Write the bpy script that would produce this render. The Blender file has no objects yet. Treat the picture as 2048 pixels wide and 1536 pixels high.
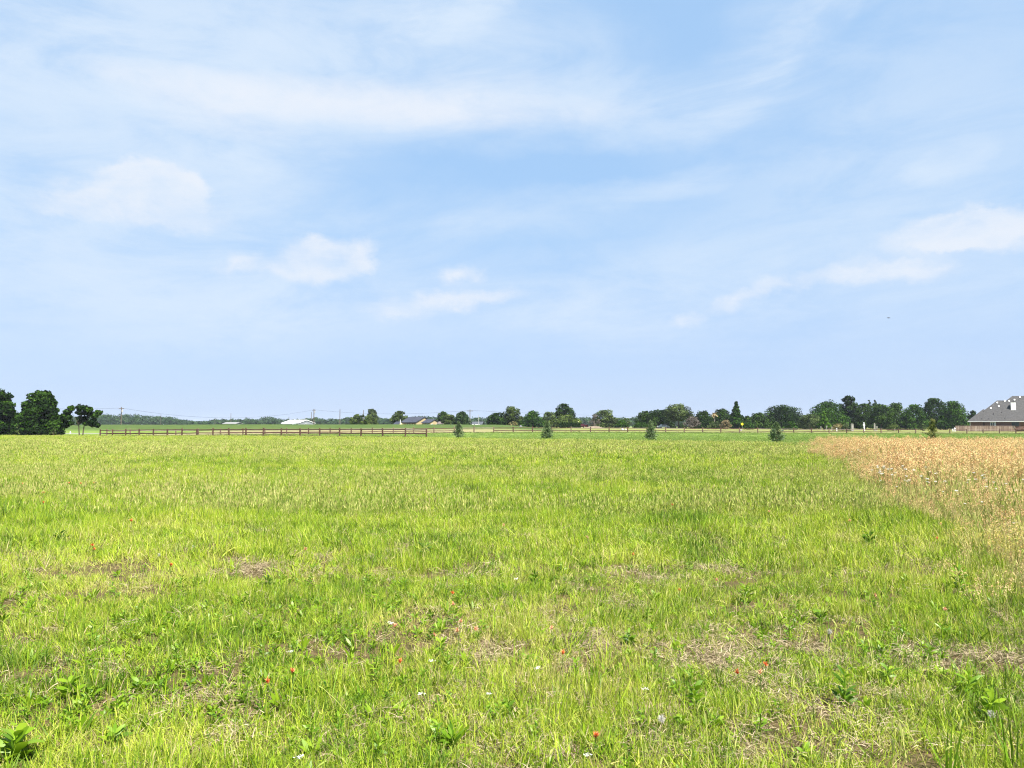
import bpy, math
import numpy as np
from mathutils import Vector

# ------------------------------------------------------------------ camera, sky, sun, exposure
SC = bpy.context.scene
COL = SC.collection
F = 1538.0                      # focal length in photograph pixels (2048 wide)
CAMZ = 1.6
PITCH = math.atan(82.0 / F)
cam_d = bpy.data.cameras.new('camera')
cam_d.sensor_fit = 'HORIZONTAL'; cam_d.sensor_width = 36.0
cam_d.lens = 36.0 * F / 2048.0
cam_d.clip_start = 0.05; cam_d.clip_end = 12000
cam = bpy.data.objects.new('camera', cam_d); COL.objects.link(cam)
cam.location = (0, 0, CAMZ); cam.rotation_euler = (math.pi / 2 + PITCH, 0, 0)
SC.camera = cam

SUN_EL, SUN_AZ = math.radians(55), math.radians(146)      # azimuth clockwise from +Y
SUN_STRENGTH, SKY_STRENGTH, EXPOSURE = 5.0, 0.14, 1.5
S = Vector((math.cos(SUN_EL) * math.sin(SUN_AZ), math.cos(SUN_EL) * math.cos(SUN_AZ), math.sin(SUN_EL)))
sun_d = bpy.data.lights.new('sun', 'SUN'); sun_d.energy = SUN_STRENGTH; sun_d.angle = math.radians(0.53)
sun_d.color = (1.0, 0.955, 0.88)
sun = bpy.data.objects.new('sun', sun_d); COL.objects.link(sun)
sun.rotation_euler = S.to_track_quat('Z', 'Y').to_euler(); sun.location = (30, -30, 60)
SC.view_settings.view_transform = 'Standard'; SC.view_settings.look = 'None'
SC.view_settings.gamma = 1.0; SC.view_settings.exposure = EXPOSURE
SC.view_settings.use_curve_mapping = False
cy = SC.cycles
cy.max_bounces = 5; cy.diffuse_bounces = 3; cy.glossy_bounces = 2; cy.transmission_bounces = 3
cy.transparent_max_bounces = 6; cy.volume_bounces = 0; cy.use_denoising = True; cy.denoiser = 'OPENIMAGEDENOISE'; cy.denoising_input_passes = 'RGB_ALBEDO_NORMAL'; cy.denoising_prefilter = 'NONE'
cy.use_adaptive_sampling = True; cy.adaptive_threshold = 0.02
SC.cycles.filter_width = 1.15
cy.caustics_reflective = False; cy.caustics_refractive = False


def px_ang(x, y):
    """direction of a photograph pixel as azimuth / elevation (radians) in the world"""
    a = (x - 1024) / F; b = (768 - y) / F
    d = np.array([a, math.cos(PITCH) - b * math.sin(PITCH), math.sin(PITCH) + b * math.cos(PITCH)])
    d /= np.linalg.norm(d)
    return math.atan2(d[0], d[1]), math.asin(d[2])


class NT:
    """tiny helper to write node trees"""
    def __init__(s, tree): s.t = tree; s.n = tree.nodes; s.l = tree.links
    def new(s, kind, **kw):
        n = s.n.new(kind)
        for k, v in kw.items(): setattr(n, k, v)
        return n
    def put(s, sock, v):
        if hasattr(v, 'is_linked') or isinstance(v, bpy.types.NodeSocket): s.l.new(v, sock)
        else: sock.default_value = v
    def m(s, op, a, b=None, c=None, clamp=False):
        n = s.new('ShaderNodeMath', operation=op, use_clamp=clamp)
        s.put(n.inputs[0], a)
        if b is not None: s.put(n.inputs[1], b)
        if c is not None: s.put(n.inputs[2], c)
        return n.outputs[0]
    def noise(s, vec, scale, detail=3, rough=0.55, dist=0.0):
        n = s.new('ShaderNodeTexNoise'); s.put(n.inputs['Vector'], vec)
        n.inputs['Scale'].default_value = scale; n.inputs['Detail'].default_value = detail
        n.inputs['Roughness'].default_value = rough; n.inputs['Distortion'].default_value = dist
        return n.outputs['Fac']
    def rng(s, v, a, b, c=0.0, d=1.0, smooth=True):
        n = s.new('ShaderNodeMapRange', interpolation_type='SMOOTHSTEP' if smooth else 'LINEAR')
        s.put(n.inputs[0], v); s.put(n.inputs[1], a); s.put(n.inputs[2], b); s.put(n.inputs[3], c); s.put(n.inputs[4], d)
        return n.outputs[0]
    def mix(s, f, a, b):
        n = s.new('ShaderNodeMix', data_type='RGBA')
        s.put(n.inputs[0], f)
        for i, v in ((6, a), (7, b)):
            s.put(n.inputs[i], (*v, 1.0) if isinstance(v, tuple) and len(v) == 3 else v)
        return n.outputs[2]
    def xyz(s, v):
        n = s.new('ShaderNodeSeparateXYZ'); s.l.new(v, n.inputs[0]); return n.outputs
    def cxyz(s, x, y, z):
        n = s.new('ShaderNodeCombineXYZ')
        for i, v in enumerate((x, y, z)): s.put(n.inputs[i], v)
        return n.outputs[0]


world = bpy.data.worlds.new('World'); SC.world = world; world.use_nodes = True
def build_sky():
    t = NT(world.node_tree); t.n.clear()
    out = t.new('ShaderNodeOutputWorld'); bg = t.new('ShaderNodeBackground')
    bg.inputs['Strength'].default_value = SKY_STRENGTH
    sky = t.new('ShaderNodeTexSky', sky_type='NISHITA'); sky.sun_disc = False
    sky.sun_elevation = SUN_EL; sky.sun_rotation = SUN_AZ
    sky.air_density = 1.0; sky.dust_density = 0.6; sky.ozone_density = 1.6; sky.altitude = 100
    tc = t.new('ShaderNodeTexCoord')
    x, y, z = t.xyz(tc.outputs['Generated'])
    az = t.m('ARCTAN2', x, y); el = t.m('ARCSINE', z)
    k = 1.0 / SKY_STRENGTH
    # pale blue of a humid day: the physical sky pulled towards the colour seen
    tint = t.new('ShaderNodeMix', data_type='RGBA', blend_type='MULTIPLY'); tint.inputs[0].default_value = 1.0
    t.l.new(sky.outputs[0], tint.inputs[6]); tint.inputs[7].default_value = (0.92, 1.0, 1.10, 1)
    hazeblue = (0.565 * k, 0.705 * k, 0.985 * k)
    midblue = (0.43 * k, 0.672 * k, 1.0 * k)
    humid = t.mix(t.rng(el, 0.0, 0.26), hazeblue, midblue)
    up = t.rng(el, 0.55, 1.0)
    base = t.mix(t.m('MULTIPLY', t.m('SUBTRACT', 1.0, up), 0.85), tint.outputs[2], humid)
    # clouds live on the sky's own azimuth / elevation; their outlines are bent and broken by noise
    nv = t.new('ShaderNodeTexNoise'); nv.inputs['Scale'].default_value = 3.2; nv.inputs['Detail'].default_value = 7; nv.inputs['Roughness'].default_value = 0.62
    t.l.new(t.cxyz(az, t.m('MULTIPLY', el, 1.7), 2.2), nv.inputs['Vector'])
    def vm(op, a_, b_):
        n = t.new('ShaderNodeVectorMath', operation=op); t.put(n.inputs[0], a_); t.put(n.inputs[1], b_); return n.outputs[0]
    wv = vm('MULTIPLY', vm('SUBTRACT', nv.outputs['Color'], (0.5, 0.5, 0.5)), (0.22, 0.11, 0.0))
    soft = vm('ADD', t.cxyz(az, el, 0.0), wv)
    nf = t.new('ShaderNodeTexNoise'); nf.inputs['Scale'].default_value = 34.0; nf.inputs['Detail'].default_value = 5; nf.inputs['Roughness'].default_value = 0.6
    t.l.new(t.cxyz(az, t.m('MULTIPLY', el, 1.4), 5.2), nf.inputs['Vector'])
    crisp = vm('ADD', vm('ADD', t.cxyz(az, el, 0.0), vm('MULTIPLY', wv, (0.10, 0.10, 0.0))), vm('MULTIPLY', vm('SUBTRACT', nf.outputs['Color'], (0.5, 0.5, 0.5)), (0.050, 0.034, 0.0)))
    fine = t.noise(t.cxyz(az, t.m('MULTIPLY', el, 1.9), 1.7), 11.0, 7, 0.6, 0.3)
    streak = t.noise(t.cxyz(t.m('ADD', az, t.m('MULTIPLY', el, -0.6)), t.m('MULTIPLY', el, 3.4), 7.7), 4.2, 8, 0.66, 0.5)

    def blobs(vec, lst, k_=1.75):
        tot = None
        for px, py, rx, ry, amp, *rot in lst:
            a0, e0 = px_ang(px, py)
            mp = t.new('ShaderNodeMapping', vector_type='TEXTURE'); t.l.new(vec, mp.inputs['Vector'])
            mp.inputs['Location'].default_value = (a0, e0, 0); mp.inputs['Rotation'].default_value = (0, 0, rot[0] if rot else 0)
            mp.inputs['Scale'].default_value = (rx * k_ / F, ry * k_ / F, 1)
            g_ = t.new('ShaderNodeTexGradient', gradient_type='SPHERICAL'); t.l.new(mp.outputs[0], g_.inputs[0])
            tot = t.m('MULTIPLY_ADD', g_.outputs['Fac'], amp, tot if tot is not None else 0.0)
        return tot
    veil = blobs(soft, [
        (260, 100, 470, 150, 0.75, 0.1), (80, 330, 330, 220, 0.50), (720, 110, 330, 110, 0.42, 0.15),
        (820, 250, 520, 36, 0.22), (1180, 205, 330, 55, 0.50, 0.03), (880, 60, 130, 36, 0.7, 0.55), (835, 125, 40, 70, 0.5), (1040, 110, 200, 80, .3),
        (1610, 70, 180, 30, 0.46, 0.62), (1540, 95, 60, 60, 0.3), (1420, 160, 160, 40, 0.16, 0.3),
        (1850, 330, 340, 230, 0.42), (640, 430, 420, 60, 0.30), (900, 420, 300, 34, 0.3), (1320, 375, 110, 22, 0.42, 0.06),
        (440, 320, 80, 20, 0.6), (850, 600, 560, 80, 0.42), (250, 540, 420, 120, 0.40), (1600, 560, 420, 80, 0.34),
        (1990, 300, 30, 26, 0.3), (1912, 338, 30, 22, 0.5), (540, 600, 80, 40, 0.40), (1180, 630, 160, 26, 0.42)])
    veil = t.m('MULTIPLY', veil, t.m('ADD', 0.30, t.m('MULTIPLY', t.rng(streak, 0.30, 0.70), 1.30)))
    band = blobs(vm('ADD', t.cxyz(az, el, 0.0), vm('MULTIPLY', wv, (0.5, 0.34, 0))), [
        (720, 210, 300, 27, 1.1, 0.0), (420, 208, 120, 34, 0.85, -0.08), (930, 206, 130, 38, 0.6, 0.1), (1060, 232, 150, 24, 0.45), (560, 192, 190, 24, 0.5)])
    band = t.m('MULTIPLY', band, t.m('ADD', 0.35, t.m('MULTIPLY', t.rng(fine, 0.30, 0.72), 0.85)))
    cum = blobs(crisp, [
        (250, 400, 165, 32, .55, -0.03), (215, 378, 34, 26, .8), (255, 360, 36, 27, .9), (298, 350, 40, 26, .95), (345, 362, 38, 30, .9), (378, 388, 26, 24, .7), (170, 396, 44, 22, .7), (110, 418, 60, 18, .6), (300, 425, 110, 26, .6), (360, 440, 60, 14, .45),
        (465, 525, 38, 18, .8, .45), (620, 492, 46, 20, .75), (650, 480, 30, 16, .6), (565, 528, 46, 24, .7), (600, 540, 50, 18, .55), (680, 545, 56, 16, .8, .25), (715, 505, 24, 30, .6), (660, 515, 60, 22, .5), (745, 490, 30, 20, .3),
        (912, 545, 38, 18, .95), (955, 550, 26, 12, .5), (850, 600, 110, 22, .55, .06), (800, 628, 60, 20, .55), (925, 600, 70, 16, .5), (1010, 586, 46, 18, .5),
        (1478, 598, 60, 18, .85, .35), (1362, 642, 34, 13, .75), (1685, 540, 50, 24, .8), (1590, 566, 50, 16, .55), (1800, 548, 60, 22, .75), (1865, 540, 60, 16, .5),
        (1870, 470, 70, 22, .7), (1905, 452, 46, 26, .75), (1960, 446, 50, 24, .8), (2010, 462, 44, 28, .75), (1930, 485, 120, 20, .5)])
    cumf = t.m('MULTIPLY', t.rng(cum, 0.12, 0.95), t.m('ADD', 0.45, t.m('MULTIPLY', t.rng(fine, 0.32, 0.68), 0.65)))
    c1 = t.mix(t.m('SUBTRACT', 1.0, t.m('EXPONENT', t.m('MULTIPLY', veil, -1.45))), base, (0.73 * k, 0.85 * k, 1.0 * k))
    c2 = t.mix(t.m('SUBTRACT', 1.0, t.m('EXPONENT', t.m('MULTIPLY', band, -1.25))), c1, (0.86 * k, 0.905 * k, 0.99 * k))
    c3 = t.mix(t.m('MINIMUM', t.m('MULTIPLY', cumf, 0.76), 0.86), c2, (0.86 * k, 0.905 * k, 0.985 * k))
    sc = t.new('ShaderNodeMix', data_type='RGBA', blend_type='MULTIPLY'); sc.inputs[0].default_value = 1.0
    g = 2 ** (-EXPOSURE)
    t.l.new(c3, sc.inputs[6]); sc.inputs[7].default_value = (1.0 * g, 1.0 * g, 1.0 * g, 1)
    t.l.new(sc.outputs[2], bg.inputs['Color']); t.l.new(bg.outputs[0], out.inputs['Surface'])
build_sky()

# ------------------------------------------------------------------ helpers
def sst(a, b, x):
    t = np.clip((np.asarray(x, float) - a) / (b - a), 0, 1); return t * t * (3 - 2 * t)

def vnoise(x, y, seed=0):
    x = np.asarray(x, float); y = np.asarray(y, float)
    xi = np.floor(x).astype(np.int64); yi = np.floor(y).astype(np.int64)
    fx = x - xi; fy = y - yi; fx = fx * fx * (3 - 2 * fx); fy = fy * fy * (3 - 2 * fy)
    def h(i, j):
        n = (i * 374761393 + j * 668265263 + seed * 974711) & 0xffffffff
        n = ((n ^ (n >> 13)) * 1274126177) & 0xffffffff
        return ((n ^ (n >> 16)) & 0xffff) / 65535.0
    return (h(xi, yi) * (1 - fx) + h(xi + 1, yi) * fx) * (1 - fy) + (h(xi, yi + 1) * (1 - fx) + h(xi + 1, yi + 1) * fx) * fy

def fbm(x, y, seed=0, octv=3):
    r = 0; a = 0.5; s = 0
    for i in range(octv):
        r = r + a * vnoise(x * 2 ** i, y * 2 ** i, seed + i * 17); s += a; a *= 0.5
    return r / s

def zf(X, Y):
    """height of the land"""
    X = np.asarray(X, float); Y = np.asarray(Y, float)
    z = -0.10 * sst(60, 110, Y) + 0.20 * sst(118, 145, Y) * sst(-30, -5, X)
    z = z - 0.35 * sst(60, 150, Y) * sst(-25, -90, X)
    z = z - 0.55 * sst(80, 180, Y) * sst(0, 110, X)
    z = z + 0.55 * sst(190, 300, Y) * (1 - sst(60, 130, X)) + 0.75 * sst(255, 330, Y) * sst(60, 130, X)
    berm = sst(190, 232, Y) * (1 - sst(240, 290, Y)) * (1 - sst(-6, 16, X))
    crest = 1.75 + 0.25 * (vnoise(X * 0.03, Y * 0 + 3.3, 5) - 0.5) + 0.12 * (vnoise(X * 0.11, Y * 0 + 1.3, 6) - 0.5)
    z = np.maximum(z, z * (1 - berm) + crest * berm)
    z = z + 0.07 * (vnoise(X * 0.23, Y * 0.23, 1) - 0.5) * sst(-5, 4, Y) * (1 - sst(60, 110, Y)) + 0.03 * (vnoise(X * 0.9, Y * 0.9, 2) - 0.5) * (1 - sst(20, 50, Y))
    return z

def zz(x, y): return float(zf(x, y))

def P(x, y, d):
    """point on the ray of photograph pixel (x, y) at distance d along +Y"""
    a = (x - 1024) / F; b = (768 - y) / F
    v = Vector((a, math.cos(PITCH) - b * math.sin(PITCH), math.sin(PITCH) + b * math.cos(PITCH)))
    return Vector((0, 0, CAMZ)) + v * (d / v.y)

def G(x, y):
    """point of the land under photograph pixel (x, y)"""
    d = 5.0
    for _ in range(12):
        v = P(x, y, 1.0) - Vector((0, 0, CAMZ))
        X = v.x * d
        d = min((CAMZ - zz(X, d)) / max(-v.z, 1e-4), 600)
    return Vector((v.x * d, d, zz(v.x * d, d)))

MATS = {}
def mat(name, col, rough=0.8, col2=None, scale=3.0, bump=0.0, spec=0.3, metallic=0.0, axis=(1, 1, 1)):
    """surface with a slow blotchy change between two colours"""
    if name in MATS: return MATS[name]
    m = bpy.data.materials.new(name); m.use_nodes = True; t = NT(m.node_tree)
    b = t.n['Principled BSDF']; b.inputs['Roughness'].default_value = rough
    b.inputs['Specular IOR Level'].default_value = spec; b.inputs['Metallic'].default_value = metallic
    tc = t.new('ShaderNodeTexCoord'); mp = t.new('ShaderNodeMapping'); mp.inputs['Scale'].default_value = axis
    t.l.new(tc.outputs['Object'], mp.inputs[0])
    f = t.noise(mp.outputs[0], scale, 5, 0.6)
    if col2 is None: col2 = tuple(c * 0.8 for c in col)
    t.l.new(t.mix(t.rng(f, 0.3, 0.7), col, col2), b.inputs['Base Color'])
    if bump:
        bn = t.new('ShaderNodeBump'); bn.inputs['Strength'].default_value = bump; t.l.new(f, bn.inputs['Height'])
        t.l.new(bn.outputs[0], b.inputs['Normal'])
    MATS[name] = m; return m

def leafmat(name, cols, trans=0.3, patch=None, rough=0.6, patch_scale=0.25, spec=0.25):
    """plant surface: colour from the mesh attribute 'bc' (r: choice between the colours, b: dryness), thin enough to let light through"""
    if name in MATS: return MATS[name]
    m = bpy.data.materials.new(name); m.use_nodes = True; t = NT(m.node_tree)
    t.n.clear(); out = t.new('ShaderNodeOutputMaterial')
    at = t.new('ShaderNodeAttribute', attribute_name='bc')
    r, g, b_ = t.xyz(at.outputs['Color'])
    cr = t.new('ShaderNodeValToRGB'); e = cr.color_ramp.elements
    e[0].position = 0.0; e[0].color = (*cols[0], 1); e[1].position = 1.0; e[1].color = (*cols[-1], 1)
    for i in range(1, len(cols) - 1):
        q = e.new(i / (len(cols) - 1)); q.color = (*cols[i], 1)
    fac = r
    if patch is not None:
        geo = t.new('ShaderNodeNewGeometry')
        oi = t.new('ShaderNodeObjectInfo')
        n1 = t.noise(geo.outputs['Position'], patch_scale, 3, 0.6); n2 = t.noise(geo.outputs['Position'], patch_scale * 5.3, 2, 0.5)
        s = t.m('ADD', t.m('MULTIPLY', t.m('SUBTRACT', n1, 0.5), patch * 2.6), t.m('MULTIPLY', t.m('SUBTRACT', n2, 0.5), patch * 1.4))
        s = t.m('ADD', s, t.m('MULTIPLY', t.m('SUBTRACT', oi.outputs['Random'], 0.5), patch * 0.7))
        fac = t.m('ADD', r, s, clamp=True)
    t.l.new(fac, cr.inputs[0])
    c = t.mix(b_, cr.outputs[0], (0.40, 0.31, 0.17))
    pb = t.new('ShaderNodeBsdfPrincipled'); pb.inputs['Roughness'].default_value = rough; pb.inputs['Specular IOR Level'].default_value = spec
    t.l.new(c, pb.inputs['Base Color'])
    tr = t.new('ShaderNodeBsdfTranslucent'); t.l.new(c, tr.inputs['Color'])
    mx = t.new('ShaderNodeMixShader'); mx.inputs[0].default_value = trans
    t.l.new(pb.outputs[0], mx.inputs[1]); t.l.new(tr.outputs[0], mx.inputs[2]); t.l.new(mx.outputs[0], out.inputs['Surface'])
    MATS[name] = m; return m

def mesh(name, V, faces, mats, mi=None, bc=None, smooth=False):
    me = bpy.data.meshes.new(name)
    V = np.asarray(V, dtype=np.float32)
    if isinstance(faces, np.ndarray):
        n = len(faces); k = faces.shape[1]
        me.vertices.add(len(V)); me.vertices.foreach_set('co', V.ravel())
        me.loops.add(n * k); me.loops.foreach_set('vertex_index', faces.astype(np.int32).ravel())
        me.polygons.add(n); me.polygons.foreach_set('loop_start', np.arange(0, n * k, k, dtype=np.int32))
        me.update(calc_edges=True); me.validate()
    else:
        me.from_pydata([tuple(map(float, v)) for v in V], [], faces); me.update()
    for m in (mats if isinstance(mats, (list, tuple)) else [mats]): me.materials.append(m)
    if mi is not None: me.polygons.foreach_set('material_index', np.asarray(mi, dtype=np.int32))
    if bc is not None:
        a = me.color_attributes.new('bc', 'FLOAT_COLOR', 'POINT')
        bc = np.asarray(bc, dtype=np.float32); a.data.foreach_set('color', np.c_[bc, np.ones(len(bc), np.float32)].ravel())
    if smooth: me.polygons.foreach_set('use_smooth', np.ones(len(me.polygons), dtype=bool))
    return me

def obj(name, me, parent=None, loc=(0, 0, 0)):
    o = bpy.data.objects.new(name, me); COL.objects.link(o); o.location = loc
    if parent is not None: o.parent = parent
    return o

def tag(o, label, cat, group=None):
    o['label'] = label; o['category'] = cat
    if group: o['group'] = group
    return o

def thing(name, label, cat, loc, rz=0.0, group=None):
    o = bpy.data.objects.new(name, None); COL.objects.link(o); o.empty_display_size = 0.3
    o.location = loc; o.rotation_euler = (0, 0, rz)
    return tag(o, label, cat, group)

class MB:
    """collects boxes, tubes and loose faces for one mesh"""
    def __init__(s): s.V = []; s.Fc = []; s.mi = []
    def add(s, V, faces, mi=0):
        o = len(s.V); s.V += [tuple(map(float, v)) for v in V]; s.Fc += [tuple(i + o for i in f) for f in faces]; s.mi += [mi] * len(faces); return s
    def box(s, x0, x1, y0, y1, z0, z1, mi=0):
        V = [(x, y, z) for z in (z0, z1) for y in (y0, y1) for x in (x0, x1)]
        return s.add(V, [(0, 2, 3, 1), (4, 5, 7, 6), (0, 1, 5, 4), (1, 3, 7, 5), (3, 2, 6, 7), (2, 0, 4, 6)], mi)
    def tube(s, pts, rad, sides=8, mi=0, caps=True):
        pts = [Vector(p) for p in pts]; n = len(pts); V = []; Fc = []
        for i, p in enumerate(pts):
            d = (pts[min(i + 1, n - 1)] - pts[max(i - 1, 0)]).normalized()
            a = d.cross(Vector((0.31, 0.95, 0.02))); a = a if a.length > 1e-3 else d.cross(Vector((1, 0, 0)))
            a.normalize(); b = d.cross(a)
            for k in range(sides):
                w = 2 * math.pi * k / sides; V.append(p + (a * math.cos(w) + b * math.sin(w)) * rad[i])
        for i in range(n - 1):
            for k in range(sides):
                q = (k + 1) % sides; Fc.append((i * sides + k, i * sides + q, (i + 1) * sides + q, (i + 1) * sides + k))
        if caps: Fc.append(tuple(reversed(range(sides)))); Fc.append(tuple(range((n - 1) * sides, n * sides)))
        return s.add(V, Fc, mi)
    def lathe(s, prof, c=(0, 0, 0), sides=12, mi=0):
        return s.tube([(c[0], c[1], c[2] + z) for r, z in prof], [r for r, z in prof], sides, mi)
    def build(s, name, m, parent=None, loc=(0, 0, 0), smooth=False):
        me = mesh(name, s.V, s.Fc, m, s.mi if isinstance(m, (list, tuple)) else None, smooth=smooth)
        return obj(name, me, parent, loc)

# ------------------------------------------------------------------ ground
def lawn_line(X): return 88.0 - 1.2 * X          # where the uncut meadow ends and the mown strip begins

def build_ground():
    ys = [-40, -20, -8, -2]; y = 0.0
    while y < 3200: ys.append(y); y += max(0.35, y * 0.022)
    ys.append(3300); xs = [0.0]; x = 0.0
    while x < 3000: x += max(0.4, x * 0.045); xs.append(x)
    xs = np.array([-v for v in xs[:0:-1]] + xs); ys = np.array(ys)
    XX, YY = np.meshgrid(xs, ys); ZZ = zf(XX, YY)
    V = np.c_[XX.ravel(), YY.ravel(), ZZ.ravel()]
    nx, ny = len(xs), len(ys)
    i = np.arange(nx * ny).reshape(ny, nx)
    Fq = np.stack([i[:-1, :-1], i[:-1, 1:], i[1:, 1:], i[1:, :-1]], -1).reshape(-1, 4)
    m = bpy.data.materials.new('field_ground'); m.use_nodes = True; t = NT(m.node_tree)
    b = t.n['Principled BSDF']; b.inputs['Roughness'].default_value = 0.95; b.inputs['Specular IOR Level'].default_value = 0.1
    geo = t.new('ShaderNodeNewGeometry'); pos = geo.outputs['Position']; x_, y_, z_ = t.xyz(pos)
    n_big = t.noise(pos, 0.05, 4, 0.6); n_mid = t.noise(pos, 0.5, 4, 0.6); n_fine = t.noise(pos, 9.0, 5, 0.65); n_v = t.noise(pos, 60.0, 3, 0.6)
    soil = t.mix(t.rng(n_fine, 0.35, 0.65), (0.105, 0.072, 0.036), (0.042, 0.040, 0.012))
    soil = t.mix(t.rng(n_v, 0.48, 0.75, 0, 0.5), soil, (0.24, 0.185, 0.10))
    meadow = t.mix(t.rng(n_mid, 0.35, 0.7), (0.13, 0.17, 0.035), (0.20, 0.20, 0.06))
    near = t.mix(t.rng(y_, 14, 45), soil, meadow)
    lawn = t.mix(t.rng(n_mid, 0.3, 0.7), (0.12, 0.185, 0.030), (0.165, 0.225, 0.042))
    lawn = t.mix(t.rng(n_fine, 0.35, 0.7, 0, 0.5), lawn, (0.11, 0.18, 0.035))
    straw = t.mix(t.rng(n_mid, 0.3, 0.7), (0.195, 0.195, 0.068), (0.15, 0.178, 0.05))
    tanf = t.mix(t.rng(n_mid, 0.3, 0.7), (0.27, 0.215, 0.125), (0.18, 0.18, 0.07))
    berm = t.mix(t.rng(n_mid, 0.3, 0.7), (0.045, 0.080, 0.018), (0.070, 0.100, 0.024))
    berm = t.mix(t.rng(n_big, 0.58, 0.78, 0, 0.5), berm, (0.14, 0.135, 0.06))
    wob = t.m('MULTIPLY', t.m('SUBTRACT', n_mid, 0.5), 5.0)
    line = t.m('SUBTRACT', 88.0, t.m('MULTIPLY', x_, 1.2))
    f_lawn = t.m('MULTIPLY', t.rng(t.m('SUBTRACT', t.m('ADD', y_, wob), line), -1.0, 1.5), t.rng(y_, 35, 40))
    # far fence line: 135 m at the left, 148 m in the middle, 182 m at the right
    fl = t.m('ADD', 148.0, t.m('ADD', t.m('MULTIPLY', t.m('MAXIMUM', x_, -15.0), 0.245), t.m('MULTIPLY', t.m('MINIMUM', t.m('ADD', x_, 15.0), 0.0), 0.23)))
    f_straw = t.rng(t.m('SUBTRACT', t.m('ADD', y_, t.m('MULTIPLY', wob, 0.3)), fl), 0.5, 3.0)
    left_green = t.rng(x_, -84, -74)
    col = t.mix(f_lawn, near, lawn)
    col = t.mix(f_straw, col, t.mix(t.rng(x_, -14, 8), tanf, straw))
    col = t.mix(t.m('MULTIPLY', t.m('SUBTRACT', 1.0, left_green), t.rng(y_, 140, 150)), col, lawn)
    f_berm = t.m('MULTIPLY', t.rng(t.m('ADD', y_, wob), 196, 212), t.rng(t.m('ADD', x_, wob), 20, 6))
    col = t.mix(f_berm, col, berm)
    col = t.mix(t.rng(y_, 380, 520), col, (0.09, 0.13, 0.045))
    t.l.new(col, b.inputs['Base Color'])
    bn = t.new('ShaderNodeBump'); bn.inputs['Strength'].default_value = 0.8; bn.inputs['Distance'].default_value = 0.03
    t.l.new(n_fine, bn.inputs['Height']); t.l.new(bn.outputs[0], b.inputs['Normal'])
    o = obj('ground', mesh('ground', V, Fq, m, smooth=True)); o['kind'] = 'structure'; o['label'] = 'grassy field rising to a low green bank'
build_ground()

def build_road():
    xs = np.linspace(-135, -78, 30); V = []; Fc = []
    for i, x in enumerate(xs):
        for y in (178, 191): V.append((x, y + 0.02 * x, zz(x, y + 0.02 * x) + 0.05))
        if i: k = 2 * i; Fc.append((k - 2, k, k + 1, k - 1))
    o = obj('road', mesh('road', V, Fc, mat('pale_concrete', (0.25, 0.245, 0.20), 0.9, (0.21, 0.205, 0.17), 0.5))); o['kind'] = 'structure'
    o['label'] = 'pale concrete road beyond the twin-trunked tree'
build_road()

# ------------------------------------------------------------------ fences
WOOD = mat('brown_rail_wood', (0.080, 0.042, 0.028), 0.9, (0.046, 0.026, 0.018), 2.0, 0.3, axis=(1, 1, 6))
WOODP = mat('brown_post_wood', (0.092, 0.048, 0.033), 0.9, (0.052, 0.029, 0.021), 2.0, 0.3)
GREYW = mat('weathered_grey_wood', (0.20, 0.165, 0.13), 0.9, (0.12, 0.092, 0.072), 2.0, 0.3, axis=(1, 1, 6))
PALEW = mat('weathered_post_wood', (0.16, 0.11, 0.078), 0.9, (0.095, 0.064, 0.046), 2.0, 0.3)

def rail_fence(name, label, spots, H, levels, pw, rr, seed, grey=lambda i, l: False, postgrey=lambda i: False, span=1, skip=lambda i, l: False):
    rng = np.random.default_rng(seed)
    base = Vector((spots[0][0], spots[0][1], zz(*spots[0])))
    t = thing(name, label, 'fence', base)
    W = [Vector((x, y, zz(x, y))) - base for x, y in spots]
    for i, p in enumerate(W):
        h = H * rng.uniform(0.96, 1.05); a = pw * rng.uniform(0.9, 1.1)
        lx, ly = rng.normal(0, 0.02, 2)
        b = MB(); b.tube([p + Vector((0, 0, -0.15)), p + Vector((lx * .5, ly * .5, h * .5)), p + Vector((lx, ly, h * .97)), p + Vector((lx, ly, h))], [a, a, a * .96, a * .55], 6)
        b.build('post', PALEW if postgrey(i) else WOODP, t)
    for l, lv in enumerate(levels):
        i = 0
        if span == 2 and l == 1: pass
        while i < len(W) - 1:
            j = min(i + span, len(W) - 1)
            if not skip(i, l):
                q = []
                for k in range(i, j + 1):
                    q.append(W[k] + Vector((0, 0, H * lv + rng.normal(0, 0.015))))
                    if k < j: q.append((W[k] + W[k + 1]) / 2 + Vector((0, 0, H * lv - 0.015 + rng.normal(0, 0.02))))
                b = MB(); b.tube(q, [rr * rng.uniform(0.85, 1.1) for _ in q], 6)
                b.build('rail', GREYW if grey(i, l) else WOOD, t)
            i = j
    return t

near_px = [202, 227, 253, 280, 308, 336, 365, 395, 427, 459, 493, 527.5, 563.6, 601, 640, 680, 722.6, 766, 811, 853]
near_sp = []
for p in near_px:
    d = np.interp(p, [202, 853], [132, 103.5]); near_sp.append(((p - 1024) / F * d, d))
rail_fence('rail_fence', 'nearer dark brown three-rail fence ending in mid-field with a grey last top rail', near_sp, 1.26,
           (0.84, 0.43, 0.06), 0.125, 0.07, 3, grey=lambda i, l: i == 18 and l == 0)
far_px = [170, 215, 262, 308, 353, 398, 442, 487, 531, 574, 618, 661, 703, 745, 787, 827.7, 868, 909, 948, 987.6, 1026.5, 1065, 1103.6, 1142, 1180.5, 1217.8, 1255, 1293.3,
          1330.7, 1368, 1404.6, 1441, 1478, 1514.7, 1551, 1586.5, 1621.7, 1657, 1692, 1726.4, 1760.8, 1795.6, 1829.8, 1864, 1898, 1932, 1964.4, 1997, 2029.8, 2062, 2094]
far_px = far_px[1:]
def far_d(p): return float(np.interp(p, [170, 868, 2100], [134, 148, 184]))
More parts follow.
